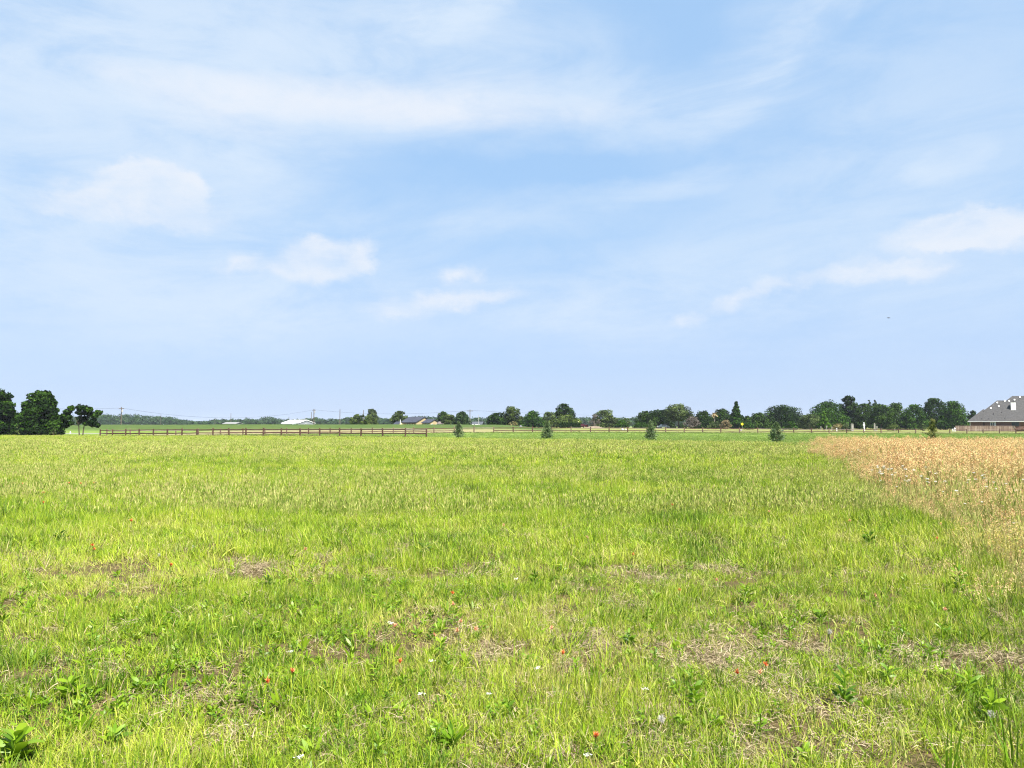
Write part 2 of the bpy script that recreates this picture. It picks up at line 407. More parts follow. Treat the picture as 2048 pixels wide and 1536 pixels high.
far_sp = [((p - 1024) / F * far_d(p), far_d(p)) for p in far_px]
frng = np.random.default_rng(8); fg = frng.random(200)
rail_fence('rail_fence', 'long low brown rail fence running across the whole field behind the young cedars', far_sp, 1.2,
           (0.76, 0.36, 0.05), 0.115, 0.07, 4, grey=lambda i, l: l == 0 and fg[i] < 0.55, postgrey=lambda i: fg[i + 60] < 0.5, span=2,
           skip=lambda i, l: (l == 2 and fg[i + 120] < 0.15) or (l == 1 and i == 16))

def privacy_fence():
    d = 252.0; x0, x1 = P(1911, 860, d).x, P(2120, 860, d).x
    t = thing('privacy_fence', 'weathered grey-brown board privacy fence in front of the brick house', 'fence', (x0, d, zz(x0, d)))
    rng = np.random.default_rng(2)
    m1 = mat('fence_board', (0.20, 0.145, 0.11), 0.9, (0.13, 0.092, 0.07), 1.6, 0.2, axis=(3, 1, .4)); m2 = mat('fence_board_pale', (0.27, 0.215, 0.175), 0.9, (0.20, 0.155, 0.12), 1.5)
    m3 = mat('fence_board_dark', (0.14, 0.10, 0.078), 0.9, (0.095, 0.065, 0.052), 1.5)
    b = MB(); x = 0.0; L = x1 - x0
    while x < L:
        w = 0.14; z = zz(x0 + x, d) - zz(x0, d)
        b.box(x, x + w - .012, 0, 0.02, z + .03, z + 1.72 + rng.uniform(-.02, .02), int(rng.choice([0, 0, 0, 1, 2, 2]))); x += w
    b.build('board_panel', [m1, m2, m3], t)
    x = 0.0
    while x < L:
        z = zz(x0 + x, d) - zz(x0, d); MB().box(x, x + .1, .066, .16, z - .1, z + 1.8).build('post', m3, t); x += 2.4
    for h in (0.35, 0.95, 1.5):
        MB().box(0, L, .022, .064, h, h + .09).build('rail', m3, t)
    MB().box(0, L, -.06, .10, 1.76, 1.86).build('cap_rail', m3, t)
privacy_fence()

# ------------------------------------------------------------------ buildings
SLATE = mat('slate_shingles', (0.045, 0.052, 0.072), 0.9, (0.03, 0.034, 0.048), 1.2, 0.2)
GREYSH = mat('grey_shingles', (0.072, 0.070, 0.069), 0.95, (0.045, 0.044, 0.044), 2.2, 0.4)
WHITE = mat('white_paint', (0.80, 0.80, 0.78), 0.6, (0.72, 0.72, 0.70), 1.0)
DARKG = mat('dark_glass', (0.02, 0.028, 0.035), 0.12, (0.03, 0.04, 0.05), 0.5, spec=0.5)
BLACK = mat('dark_metal', (0.03, 0.03, 0.032), 0.6)
TAN = mat('tan_siding', (0.36, 0.285, 0.16), 0.85, (0.32, 0.25, 0.135), 0.8)
YELL = mat('pale_yellow_siding', (0.66, 0.55, 0.30), 0.85, (0.6, 0.5, 0.26), 0.8)

def brickmat():
    m = bpy.data.materials.new('red_brick'); m.use_nodes = True; t = NT(m.node_tree); b = t.n['Principled BSDF']
    tc = t.new('ShaderNodeTexCoord'); x, y, z = t.xyz(tc.outputs['Object'])
    br = t.new('ShaderNodeTexBrick'); t.l.new(t.cxyz(t.m('ADD', x, y), z, 0.0), br.inputs['Vector'])
    br.inputs['Scale'].default_value = 4.0; br.inputs['Color1'].default_value = (0.16, 0.068, 0.048, 1); br.inputs['Color2'].default_value = (0.11, 0.05, 0.038, 1)
    br.inputs['Mortar'].default_value = (0.24, 0.19, 0.16, 1); br.inputs['Mortar Size'].default_value = 0.012
    t.l.new(br.outputs[0], b.inputs['Base Color']); b.inputs['Roughness'].default_value = 0.9
    return m
BRICK = brickmat()

def hip(b, x0, x1, y0, y1, ze, pitch, ov=0.35, mi=0):
    """hip roof with small eaves and a thick edge"""
    x0 -= ov; x1 += ov; y0 -= ov; y1 += ov; hd = min(y1 - y0, x1 - x0) / 2; h = hd * pitch
    ym = (y0 + y1) / 2; t = 0.18
    A = [(x0, y0, ze), (x1, y0, ze), (x1, y1, ze), (x0, y1, ze), (x0 + hd, ym, ze + h), (x1 - hd, ym, ze + h)]
    B = [(x0, y0, ze - t), (x1, y0, ze - t), (x1, y1, ze - t), (x0, y1, ze - t)]
    b.add(A + B, [(0, 1, 5, 4), (1, 2, 5), (2, 3, 4, 5), (3, 0, 4), (6, 7, 1, 0), (7, 8, 2, 1), (8, 9, 3, 2), (9, 6, 0, 3), (9, 8, 7, 6)], mi)

def brick_house():
    phi = math.atan2(1940 - 1024, F); d = 258.0; X0 = P(1940, 850, d).x; o = Vector((X0, d, zz(X0, d)))
    ex, ey = Vector((math.cos(phi), -math.sin(phi), 0)), Vector((math.sin(phi), math.cos(phi), 0))
    def loc(px, py, yl):
        """pixel -> house frame on the plane yl metres behind the front wall"""
        v = P(px, py, 1.0) - Vector((0, 0, CAMZ)); c0 = Vector((0, 0, CAMZ)) - o
        tt = (yl - c0.dot(ey)) / v.dot(ey); q = c0 + v * tt; return Vector((q.dot(ex), yl, q.z))
    L = lambda px: loc(px, 850, 0.6).x
    ze = loc(1940, 842.6, 0.2).z; pitch = .87
    t = thing('brick_house', 'red brick house with steep grey hip roof and white chimney at the right edge', 'house', o, -phi)
    w = MB(); w.box(0, L(2140), 0.6, 15, -0.3, ze - .181)
    w.build('wall', BRICK, t)
    r = MB(); hips = [(L(1937), L(2000), 0.2, 8.9), (L(1942), L(2070), 0.5, 16.1), (L(1961), L(2200), 0.75, 19.8)]
    for i, (a, c, y0, y1) in enumerate(hips): hip(r, a, c, y0, y1, ze - .012 * i, pitch)
    r.build('roof', GREYSH, t)
    def on_roof(px, py, i):
        yy = hips[i][2]
        for _ in range(30):
            p = loc(px, py, yy); yy = .5 * yy + .5 * (hips[i][2] - .35 + max(0, (p.z - ze + .012 * i)) / pitch)
        return loc(px, py, yy)
    c = on_roof(2027, 821, 2); zt = loc(2027, 805, c.y).z
    ch = MB(); ch.box(c.x - .70, c.x + .70, c.y - .1, c.y + 1.6, c.z - 0.4, zt); ob = ch.build('chimney', WHITE, t)
    k = MB(); k.box(c.x - .35, c.x + .35, c.y + .2, c.y + .9, zt + .003, zt + .3); k.build('chimney_cap', BLACK, ob)
    for px, py, i in [(1994.5, 806.5, 1), (1997.5, 813.7, 1), (1981.5, 817.5, 1), (2009.5, 803, 1), (2018.3, 803, 2), (2029, 800.7, 2), (2040, 795.5, 2)]:
        p = on_roof(px, py, i); v = MB()
        v.add([(p.x - .22, p.y - .25, p.z - .02), (p.x + .22, p.y - .25, p.z - .02), (p.x + .22, p.y + .25, p.z + .40), (p.x - .22, p.y + .25, p.z + .40),
               (p.x - .17, p.y - .2, p.z + .20), (p.x + .17, p.y - .2, p.z + .20), (p.x + .17, p.y + .18, p.z + .46), (p.x - .17, p.y + .18, p.z + .46)],
              [(0, 1, 5, 4), (1, 2, 6, 5), (2, 3, 7, 6), (3, 0, 4, 7), (4, 5, 6, 7)]); v.build('roof_vent', WHITE, t)
    for px, py, i in [(1967.5, 825.5, 1), (1987, 829.3, 1), (2003.6, 826.5, 2), (1964, 838.6, 0), (1978, 838.6, 0), (2009.6, 838.6, 2)]:
        p = on_roof(px, py, i); v = MB(); v.tube([p + Vector((0, 0, -.1)), p + Vector((0, 0, .42))], [.09, .09], 6); v.tube([p + Vector((0, 0, .421)), p + Vector((0, 0, .5))], [.13, .06], 6); v.build('vent_pipe', BLACK, t)
    def window(px0, px1, py0, py1, frame=True, name='window', m=DARKG):
        z0, z1 = loc(px0, py1, .5).z, loc(px0, py0, .5).z; x0, x1 = L(px0), L(px1)
        f = MB(); e = .16
        f.box(x0 - e, x0, .46, .6, z0 - e, z1 + e); f.box(x1, x1 + e, .46, .6, z0 - e, z1 + e); f.box(x0, x1, .46, .6, z0 - e, z0); f.box(x0, x1, .46, .6, z1, z1 + e)
        f.box((x0 + x1) / 2 - .04, (x0 + x1) / 2 + .04, .5, .56, z0, z1)
        fo = f.build(name, WHITE if frame else BLACK, t)
        MB().box(x0, x1, .565, .597, z0, z1).build('pane', m, fo)
    window(1982, 1988.5, 845, 852.5); window(2024.5, 2030, 845, 851.5, False); window(2031.5, 2037, 845, 851.5, False)
    z1 = loc(1967, 844, .5).z
    dr = MB().box(L(1966.8), L(1969.2), .5, .597, -.1, z1).build('door', mat('dark_door', (0.035, 0.02, 0.02), 0.5), t)
    MB().box(L(1967.2), L(1967.7), .44, .498, 1.0, 1.1).build('handle', BLACK, dr)
    b = MB(); b.tube([(.05, .52, 0), (.05, .52, ze - .2)], [.07, .07], 6); b.build('downspout', WHITE, t)
    b = MB(); b.tube([(L(1991.2), .5, 0), (L(1991.2), .5, ze - .2)], [.13, .13], 6); b.build('porch_post', WHITE, t)
    g = MB(); g.box(L(1935.5), L(2140), -.3, -.16, ze - .2, ze - .06); g.build('gutter', WHITE, t)
brick_house()

def gable(b_wall, b_roof, L, W, ze, pitch, ox=0, oy=0, ov=.35, z0=-.4):
    """gabled block, ridge along local x, its end at x = ox"""
    h = W / 2 * pitch; x0, x1 = ox - L, ox; y0, y1 = oy - W / 2, oy + W / 2
    V = [(x0, y0, z0), (x1, y0, z0), (x1, y1, z0), (x0, y1, z0), (x0, y0, ze), (x1, y0, ze), (x1, y1, ze), (x0, y1, ze), (x0, oy, ze + h), (x1, oy, ze + h)]
    b_wall.add(V, [(0, 1, 5, 4), (1, 2, 6, 9, 5), (2, 3, 7, 6), (3, 0, 4, 8, 7)])
    t = .22
    for s in (-1, 1):
        e = oy + s * (W / 2 + ov); z = ze - ov * pitch + .02; X0, X1 = x0 - ov, x1 + ov; zr = ze + h + .02
        V = [(X0, e, z), (X1, e, z), (X1, oy, zr), (X0, oy, zr), (X0, e, z + t), (X1, e, z + t), (X1, oy, zr + t), (X0, oy, zr + t)]
        fc = [(0, 1, 2, 3), (4, 7, 6, 5), (0, 4, 5, 1), (1, 5, 6, 2), (3, 7, 4, 0)]
        b_roof.add(V, fc if s > 0 else [tuple(reversed(f)) for f in fc])

def yellow_house():
    d = 326.0; ap = P(848.6, 833.4, d); rz = -math.radians(40)
    t = thing('farm_house', 'yellow-tan house with dark slate gable roofs behind the green bank', 'house', (ap.x, d, zz(ap.x, d)), rz)
    H = ap.z - zz(ap.x, d); W = 9.4; pitch = .46; ze = H - W / 2 * pitch - .25
    c, s = math.cos(-rz), math.sin(-rz)
    def loc(px, dd):         # world point -> house frame
        q = P(px, 846, dd); dx, dy = q.x - ap.x, q.y - d
        return (c * dx - s * dy, s * dx + c * dy)
    w, r = MB(), MB(); gable(w, r, 9.2, W, ze, pitch); w.build('wall', TAN, t); r.build('roof', SLATE, t)
    ap2 = P(868.8, 838.2, d - 3); x2, y2 = loc(868.8, d - 3)
    W2 = 5.6; ze2 = (ap2.z - zz(ap.x, d)) - W2 / 2 * pitch - .25
    w, r = MB(), MB(); gable(w, r, 4.4, W2, ze2, pitch, x2, y2); w.build('garage_wall', TAN, t); r.build('garage_roof', SLATE, t)
    x3, y3 = -8.2, -W / 2 - 1.6
    w, r = MB(), MB(); gable(w, r, 3.0, 3.6, ze - 1.1, .7, x3, y3 + .6, .2); w.build('porch_wall', YELL, t); r.build('porch_roof', SLATE, t)
    for i, (xa, xb) in enumerate([(-7.6, -6.4), (-5.6, -3.4), (-2.4, -.6)]):
        f = MB().box(xa, xb, -W / 2 - .1, -W / 2 - .003, ze - 2.2, ze - .45).build('window', mat('brown_trim', (0.30, 0.13, 0.06), 0.8), t)
        MB().box(xa + .15, xb - .15, -W / 2 - .13, -W / 2 - .103, ze - 2.05, ze - .6).build('pane', DARKG, f)
    for k in (-8, -5.9, -3, -.2):
        b = MB(); b.box(k, k + .15, -W / 2 - 1.5, -W / 2 - 1.35, -.3, ze - .75); b.build('porch_post', YELL, t)
    for ya in (-1.9, .9):
        f = MB().box(x2 + .003, x2 + .08, y2 + ya, y2 + ya + 1.0, ze2 - 1.6, ze2 - .5).build('window', WHITE, t)
        MB().box(x2 + .083, x2 + .1, y2 + ya + .1, y2 + ya + .9, ze2 - 1.5, ze2 - .6).build('pane', DARKG, f)
    for xa in (-3.6, -1.7):
        f = MB().box(x2 + xa, x2 + xa + .9, y2 - W2 / 2 - .08, y2 - W2 / 2 - .003, ze2 - 1.4, ze2 - .4).build('window', WHITE, t)
        MB().box(x2 + xa + .1, x2 + xa + .8, y2 - W2 / 2 - .1, y2 - W2 / 2 - .083, ze2 - 1.3, ze2 - .5).build('pane', DARKG, f)
yellow_house()

def simple_house(name, label, cat, px_apex, py_apex, d, L, W, wall, roof, ang, pitch=.45, door=None, lean=False):
    ap = P(px_apex, py_apex, d); g = zz(ap.x, d); rz = -math.radians(ang)
    t = thing(name, label, cat, (ap.x, d, g), rz)
    ze = ap.z - g - W / 2 * pitch - .25
    w, r = MB(), MB(); gable(w, r, L, W, ze, pitch); w.build('wall', wall, t); r.build('roof', roof, t)
    if lean:
        b = MB(); b.box(-L - 3, -3.5, -W / 2 - 5, -W / 2 - .4, ze - 1.1, ze - .85); b.build('lean_to_roof', roof, t)
        for k in (-L - 2.8, -L / 2 - 3, -3.8):
            b = MB(); b.box(k, k + .2, -W / 2 - 4.8, -W / 2 - 4.6, -.3, ze - 1.103); b.build('post', wall, t)
    if door:
        for (x0, x1, zt) in door: MB().box(x0, x1, -W / 2 - .06, -W / 2 - .003, -.2, zt).build('door', WHITE, t)
    f = MB().box(.003, .07, -1.0, .2, ze - 1.4, ze - .3).build('window', WHITE, t); MB().box(.073, .09, -.9, .1, ze - 1.3, ze - .4).build('pane', DARKG, f)
    return t
simple_house('metal_barn', 'metal barn with bright white roof and grey end wall beyond the bank', 'barn', 613, 839.6, 420, 14.5, 11.0,
             mat('grey_metal_wall', (0.20, 0.215, 0.23), 0.6, (0.17, 0.18, 0.195), 0.6), mat('white_metal_roof', (0.86, 0.86, 0.86), 0.4, (0.80, 0.80, 0.80), 0.4), 38, .30, door=[(-5, -1.5, 2.6)], lean=True)
simple_house('shed', 'long low pale grey shed peeking over the bank beside a thin pole', 'shed', 478, 844.4, 405, 7.5, 6.0,
             mat('pale_metal_wall', (0.22, 0.225, 0.22), 0.6, (0.18, 0.185, 0.18), 0.6), mat('pale_grey_roof', (0.24, 0.245, 0.24), 0.7), 14, .22)
simple_house('grey_house', 'house with grey-blue shingle roof and white garage doors right of the dark cedar', 'house', 965, 843.2, 300, 5.6, 7.0,
             mat('grey_siding', (0.20, 0.21, 0.225), 0.8, (0.17, 0.18, 0.19), 0.7), mat('blue_grey_shingles', (0.075, 0.085, 0.10), 0.9, (0.055, 0.06, 0.072), 1.0), 8, .40, door=[(-4.7, -2.8, 1.3), (-2.3, -.5, 1.3)])
simple_house('outbuilding', 'small pinkish tan outbuilding between the slate-roofed house and the trees', 'outbuilding', 888.5, 843, 322, 2.3, 3.0,
             mat('pinkish_siding', (0.24, 0.175, 0.145), 0.85, (0.2, 0.15, 0.12), 0.7), mat('dull_roof', (0.15, 0.125, 0.115), 0.85), 24, .5, door=[(-1.4, -.5, 1.6)])

# ------------------------------------------------------------------ poles and wires
POLEW = mat('pole_wood', (0.13, 0.10, 0.075), 0.9, (0.08, 0.065, 0.05), 2.0)
POLEG = mat('grey_pole', (0.34, 0.34, 0.33), 0.8, (0.28, 0.28, 0.27), 2.0)
def pole(label, px, py, d, r, arm=0, trans=False, m=POLEW, insul=True):
    tp = P(px, py, d); g = zz(tp.x, d); H = tp.z - g
    t = thing('utility_pole', label, 'utility pole', (tp.x, d, g), 0, 'utility poles')
    b = MB(); b.tube([(0, 0, -.4), (0, 0, H)], [r * 1.25, r * .85], 8); b.build('pole', m, t)
    if arm:
        b = MB(); b.box(-arm, arm, -.1, .02, H - .75, H - .55); c = b.build('crossarm', m, t)
        for k in (-arm * .85, 0.25, arm * .85):
            b = MB(); b.lathe([(.04, 0), (.07, .08), (.04, .2)], (k, -.04, H - .549), 6); b.build('insulator', POLEG, c)
    if trans:
        b = MB(); b.lathe([(.26, 0), (.30, .05), (.30, .85), (.2, .95)], (.42, -.2, H - 2.1), 10); b.build('transformer', POLEG, t)
    return Vector((tp.x, d, tp.z - .35))
pA = pole('tall utility pole with a boxy top standing left above the far wooded hill', 243, 814, 300, .17, 1.0, True)
pB = pole('dark utility pole with a transformer right of the white-roofed barn', 628, 818, 390, .22, .9, True)
pC = pole('utility pole with a crossarm beside the dark cedar and grey house', 940, 819, 330, .17, 1.3)
pole('thin pole rising above the long low grey shed', 462, 826, 520, .16)
pole('short thin pole right beside the dark transformer pole', 623, 824, 500, .16)
pole('bare dark pole standing alone between the barn and the mid-field trees', 680, 818.5, 430, .20)
pole('thin pole behind the rounded grey-green tree pair', 727, 820, 440, .18)
pole('slim pale grey pole in front of the grey-roofed house', 957, 830, 290, .10, m=POLEG)
pole('tiny distant pole above the ridge of the white-roofed barn', 578, 834, 640, .2)
pole('faint distant pole at the left end of the low wooded ridge', 430, 836, 700, .16)
pole('faint distant pole in the middle of the wooded hill', 322, 828, 680, .16)
def wire(label, a, b, sag, r=.030):
    q = []
    for i in range(25):
        s = i / 24; p = a.lerp(b, s) - Vector((0, 0, sag * 4 * s * (1 - s))) - a; q.append(p)
    m = MB(); m.tube(q, [r] * 25, 5); o = m.build('power_line', BLACK, None, a); tag(o, label, 'power line', 'power lines')
wire('power line from the boxy-topped left pole to the transformer pole by the barn', pA, pB, 4.0)
wire('power line from the barn transformer pole to the crossarm pole by the grey house', pB, pC, 1.8)
wire('power line running right from the crossarm pole behind the tree clumps', pC, P(1620, 832, 380), 1.5)
wire('power line running left from the boxy-topped pole behind the twin-trunked tree', pA, P(60, 815, 300), .5)

# ------------------------------------------------------------------ trees
PAL = {
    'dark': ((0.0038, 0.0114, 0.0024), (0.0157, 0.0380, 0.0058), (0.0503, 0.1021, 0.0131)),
    'left': ((0.0033, 0.0104, 0.0020), (0.0157, 0.0409, 0.0047), (0.0619, 0.1331, 0.0123)),
    'mid': ((0.0082, 0.0210, 0.0038), (0.0292, 0.0624, 0.0089), (0.0853, 0.1500, 0.0225)),
    'green': ((0.0074, 0.0218, 0.0034), (0.0269, 0.0686, 0.0078), (0.0796, 0.1666, 0.0187)),
    'olive': ((0.0196, 0.0330, 0.0077), (0.0609, 0.0923, 0.0206), (0.1560, 0.2085, 0.0474)),
    'grey': ((0.0225, 0.0358, 0.0120), (0.0691, 0.1013, 0.0332), (0.1810, 0.2371, 0.0774)),
    'blue': ((0.0063, 0.0170, 0.0063), (0.0258, 0.0523, 0.0177), (0.0784, 0.1288, 0.0414)),
    'bright': ((0.0315, 0.0765, 0.0054), (0.0693, 0.1557, 0.0099), (0.1080, 0.2124, 0.0153)),
    'tan': ((0.1360, 0.1105, 0.0595), (0.2210, 0.1700, 0.0935), (0.3060, 0.2465, 0.1445)),
    'straw': ((0.1360, 0.1275, 0.0510), (0.2125, 0.1870, 0.0765), (0.2890, 0.2550, 0.1105)),
    'dead': ((0.0935, 0.0808, 0.0680), (0.1360, 0.1190, 0.1020), (0.1785, 0.1615, 0.1360)),
    'cedar': ((0.0360, 0.0636, 0.0264), (0.1056, 0.1560, 0.0720), (0.2256, 0.2880, 0.1380)),
    'cedar2': ((0.0440, 0.0638, 0.0176), (0.1375, 0.1650, 0.0495), (0.2893, 0.2794, 0.0935)),
    'far': ((0.0168, 0.0400, 0.0144), (0.0320, 0.0672, 0.0216), (0.0568, 0.1008, 0.0304)),
}
def fol(p, tr=.28): return leafmat('foliage_' + p, PAL[p], tr, spec=.06)
BARK = mat('tree_bark', (0.085, 0.065, 0.05), 0.95, (0.05, 0.04, 0.032), 3.0, .4)
BARKG = mat('grey_bark', (0.22, 0.19, 0.16), 0.95, (0.15, 0.13, 0.11), 3.0, .4)

def leaves(lobes, n, size, rng, deep=.35, up=.25):
    """n leaf clumps spread through the outer shell of the given ellipsoid lobes"""
    Lb = np.array(lobes, float); A = (Lb[:, 3] * Lb[:, 4] + Lb[:, 3] * Lb[:, 5] + Lb[:, 4] * Lb[:, 5])
    k = rng.choice(len(Lb), n, p=A / A.sum()); dr = rng.normal(size=(n, 3)); dr /= np.linalg.norm(dr, axis=1)[:, None]
    c, r = Lb[k, :3], Lb[k, 3:]
    s = 1 - deep * rng.random(n) ** 1.6
    ph = k * 1.7
    lump = 0.10 * (np.sin(dr[:, 0] * 5 + ph) + np.sin(dr[:, 1] * 5.5 + ph * 1.3) + np.sin(dr[:, 2] * 6 + ph * .7))
    pos = c + dr * r * (s + lump)[:, None]
    nrm = dr * .8 + rng.normal(size=(n, 3)) * .55; nrm[:, 2] += up; nrm /= np.linalg.norm(nrm, axis=1)[:, None]
    a = np.cross(nrm, rng.normal(size=(n, 3))); a /= np.linalg.norm(a, axis=1)[:, None]; b = np.cross(nrm, a)
    w = size * rng.uniform(.55, 1.25, n)[:, None]; l = w * rng.uniform(.9, 1.5, n)[:, None]
    V = np.stack([pos - a * w * .5, pos + b * l * .55 - a * w * .1 + nrm * w * .1, pos + a * w * .5, pos - b * l * .5 + a * w * .12 + nrm * w * .1], 1).reshape(-1, 3)
    Fq = np.arange(4 * n).reshape(n, 4)
    lobev = rng.random(len(Lb))
    cv = np.clip(.42 + .60 * (lobev[k] - .5) + rng.normal(0, .2, n), 0, 1)
    bc = np.repeat(np.c_[cv, np.zeros(n), np.zeros(n)], 4, 0)
    return V, Fq, bc

def profile(style, z):
    if style == 'round': return math.sqrt(max(0.03, 1 - ((z - .46) / (.54 if z > .46 else .85)) ** 2))
    if style == 'wide': return max(.15, 1 - z ** 2.2) ** .55
    if style == 'cone': return max(.10, 1.0 - .93 * z)
    if style == 'column': return .95 * math.sqrt(max(.05, 1 - max(0, (z - .55) / .45) ** 2))
    if style == 'tall': return math.sqrt(max(.05, 1 - (max(0, z - .5) / .5) ** 2)) * (.8 + .2 * min(1, z * 2))
    if style == 'open': return math.sqrt(max(.05, 1 - ((z - .5) / .5) ** 2)) * 1.0
    return 1.0

def tree(name, label, cat, l, r, top, d, style, pal, n, leaf, cb=0.15, seed=0, trunks=1, group=None, nl=None, bark=None, depth=1.0, lobe=(.22, .36), trunk_r=None, base=None, tilt=0):
    rng = np.random.default_rng(seed + int(l * 7 + top))
    cx = P((l + r) / 2, 850, d).x; g = zz(cx, d) if base is None else base
    R = (r - l) / 2 * d / F * (1.16 if l > 1260 else 1.10 if l > 960 else 1.0); H = P((l + r) / 2, top, d).z - g
    t = thing(name, label, cat, (cx, d, g), 0, group)
    zb = H * cb; ch = H - zb; nl = nl or 16
    lob = []
    for i in range(nl):
        z = (i + .5 + rng.uniform(-.4, .4)) / nl
        w = profile(style, z); q = rng.uniform(*lobe) * (.55 + .45 * w)
        if style == 'cone': q = rng.uniform(.20, .32) * (.25 + .9 * w)
        rad = max(0, w - q); a = i * 2.4 + rng.uniform(-.5, .5); rr = rad * math.sqrt(rng.uniform(.35, 1.0))
        zc = min(max(z, q * R / ch * .8), 1 - q * R / ch * .72) if q * R * 1.6 < ch else .5
        lob.append((rr * R * math.cos(a) + tilt * z, rr * R * math.sin(a) * depth, zb + zc * ch, q * R, q * R * depth, min(q * R * rng.uniform(.65, .9), ch * .5)))
    if style not in ('open', 'dead', 'cone'): lob.append((0, 0, zb + ch * .45, R * .62, R * .62 * depth, ch * .42))
    # reach the edges exactly: side and top lobes
    q = .2 * R
    if style in ('round', 'wide', 'open', 'tall'):
        for sx in (-1, 1): lob.append((sx * (R - q), 0, zb + ch * (.40 if style != 'wide' else .25), q, q, min(q, ch * .3)))
        lob.append((rng.uniform(-.15, .15) * R, 0, H - min(q, ch * .2), q * 1.2, q * 1.2, min(q, ch * .2)))
    if style in ('round', 'wide', 'tall') and cb < .09:          # low skirts of leafy boughs
        for k in range(6):
            a = k * 1.05 + rng.uniform(-.3, .3); q = R * rng.uniform(.22, .34)
            lob.append((math.cos(a) * (R * .93 - q), math.sin(a) * (R * .93 - q) * depth, H * rng.uniform(.08, .2), q, q, min(q * .8, H * .2)))
        n = int(n * 1.2)
    V, Fq, bc = leaves(lob, n, leaf, rng)
    keep = V.reshape(-1, 4, 3)[:, :, 2].min(1) > .02
    V = V.reshape(-1, 4, 3)[keep].reshape(-1, 3); bc = bc.reshape(-1, 4, 3)[keep].reshape(-1, 3); Fq = np.arange(len(V)).reshape(-1, 4)
    obj('crown', mesh('crown', V, Fq, fol(pal), bc=bc), t)
    tr = trunk_r or max(.04, min(.45, H * .032)); b = MB()
    for k in range(trunks):
        off = (k - (trunks - 1) / 2)
        bx = off * R * .22 if trunks > 1 else 0
        tx = off * R * .62 if trunks > 1 else rng.uniform(-.08, .08) * R
        hz = zb + ch * .45
        b.tube([(bx, 0, -.15), (bx * 1.05, 0, zb * .4), (bx * .5 + tx * .5, .02, zb), (tx, .05, hz)], [tr * 1.35, tr, tr * .85, tr * .4], 7)
        ss = sorted(rng.permutation(len(lob))[:6])
        for j in ss:
            if trunks > 1 and (lob[j][0] - tx) * off < -R * .3: continue
            c = lob[j]; s0 = Vector((bx * .4 + tx * .6, .03, zb + ch * rng.uniform(-.05, .22)))
            e = Vector(c[:3]); b.tube([s0, s0.lerp(e, .5) + Vector((0, 0, -.04 * ch)), e], [tr * .5, tr * .3, tr * .1], 5)
    b.build('trunk', bark or BARK, t)
    return t

T = tree
# left edge
T('broadleaf_tree', 'big dark broadleaf tree cut off by the left edge of the view', 'tree', -75, 46, 778, 152, 'wide', 'left', 15000, .42, .02, 1, nl=26)
T('broadleaf_tree', 'big dark broadleaf tree with rounded crown reaching the ground, left of the twin-trunked tree', 'tree', 30, 131, 782, 150, 'wide', 'left', 16000, .40, .01, 5, nl=30)
def twin_tree():
    d = 141.0; cx = P(163, 850, d).x; g = zz(cx, d); u = d / F; rng = np.random.default_rng(11)
    t = thing('small_tree', 'small tree with two thin leaning trunks and an open umbrella crown at the fence end', 'tree', (cx, d, g))
    zo = lambda py: P(163, py, d).z - g
    cl = [(148, 816, 5.5), (158, 815, 6), (167, 818, 5), (175, 816, 6), (183, 819, 6), (190, 825, 6), (141, 824, 6), (136, 831, 6.5), (150, 825, 5), (160, 827, 4.5),
          (169, 826, 5), (179, 827, 6.5), (186, 832, 6), (131, 838, 6), (143, 835, 5.5), (154, 836, 5), (158, 842, 4), (170, 836, 5), (165, 843, 5), (171, 847, 4.5), (180, 841, 5), (188, 845, 6), (193, 850, 5), (184, 850, 4), (136, 848, 6), (128, 851, 6), (146, 846, 5), (152, 846, 3)]
    lob = [((x - 163) * u, rng.uniform(-14, 14) * u, zo(y), r * u * 1.12, r * u * 1.45, r * u * .88) for x, y, r in cl]
    V, Fq, bc = leaves(lob, 9000, .30, rng, .9); obj('crown', mesh('crown', V, Fq, fol('left'), bc=bc), t)
    for bx, mx, tx, hz in ((159.5, 157.5, 156.5, 838), (166, 168, 171, 840)):
        X = lambda p: (p - 163) * u
        b = MB(); b.tube([(X(bx), 0, -.1), (X((bx + mx) / 2), 0, zo(862)), (X(mx), .05, zo(852)), (X(tx), .1, zo(hz))], [.12, .10, .085, .06], 7)
        for _ in range(7):
            x, y, r = cl[rng.integers(len(cl))]
            if (x - 163) * (bx - 163) < -60: continue
            b.tube([(X(mx), .05, zo(851)), (X((mx + x) / 2), .1, (zo(848) + zo(y)) / 2), (X(x), 0, zo(y))], [.05, .035, .015], 5)
        b.build('trunk', BARK, t)
twin_tree()
T('shrub', 'pale sunlit shrub between the two big left trees', 'shrub', 31, 47, 850, 146, 'open', 'grey', 500, .22, .02, 2, nl=6)
T('shrub', 'low pale shrub at the right foot of the big left trees', 'shrub', 102, 113, 858, 147, 'open', 'grey', 260, .2, .02, 3, nl=5)

# trees beyond the bank
T('broadleaf_tree', 'loose olive tree left of the rounded pair in mid-field', 'tree', 698, 736, 829, 310, 'open', 'olive', 2400, .42, .12, 4, bark=BARKG)
T('broadleaf_tree', 'taller rounded grey-green tree of the mid-field pair', 'tree', 729, 758, 818, 345, 'round', 'grey', 3200, .45, .25, 5)
T('broadleaf_tree', 'low bushy tree in front of the taller rounded mid-field tree', 'tree', 723, 758, 832, 318, 'wide', 'olive', 2600, .42, .08, 6)
T('broadleaf_tree', 'round olive tree left of the yellow-tan house', 'tree', 778, 818, 822, 335, 'round', 'olive', 4200, .45, .10, 7)
T('broadleaf_tree', 'dark tree just right of the yellow-tan house', 'tree', 872, 900, 823, 328, 'round', 'mid', 3200, .42, .1, 8)
T('broadleaf_tree', 'loose olive tree in front of the dark tree by the yellow-tan house', 'tree', 882, 914, 829, 300, 'open', 'olive', 2600, .42, .06, 9)
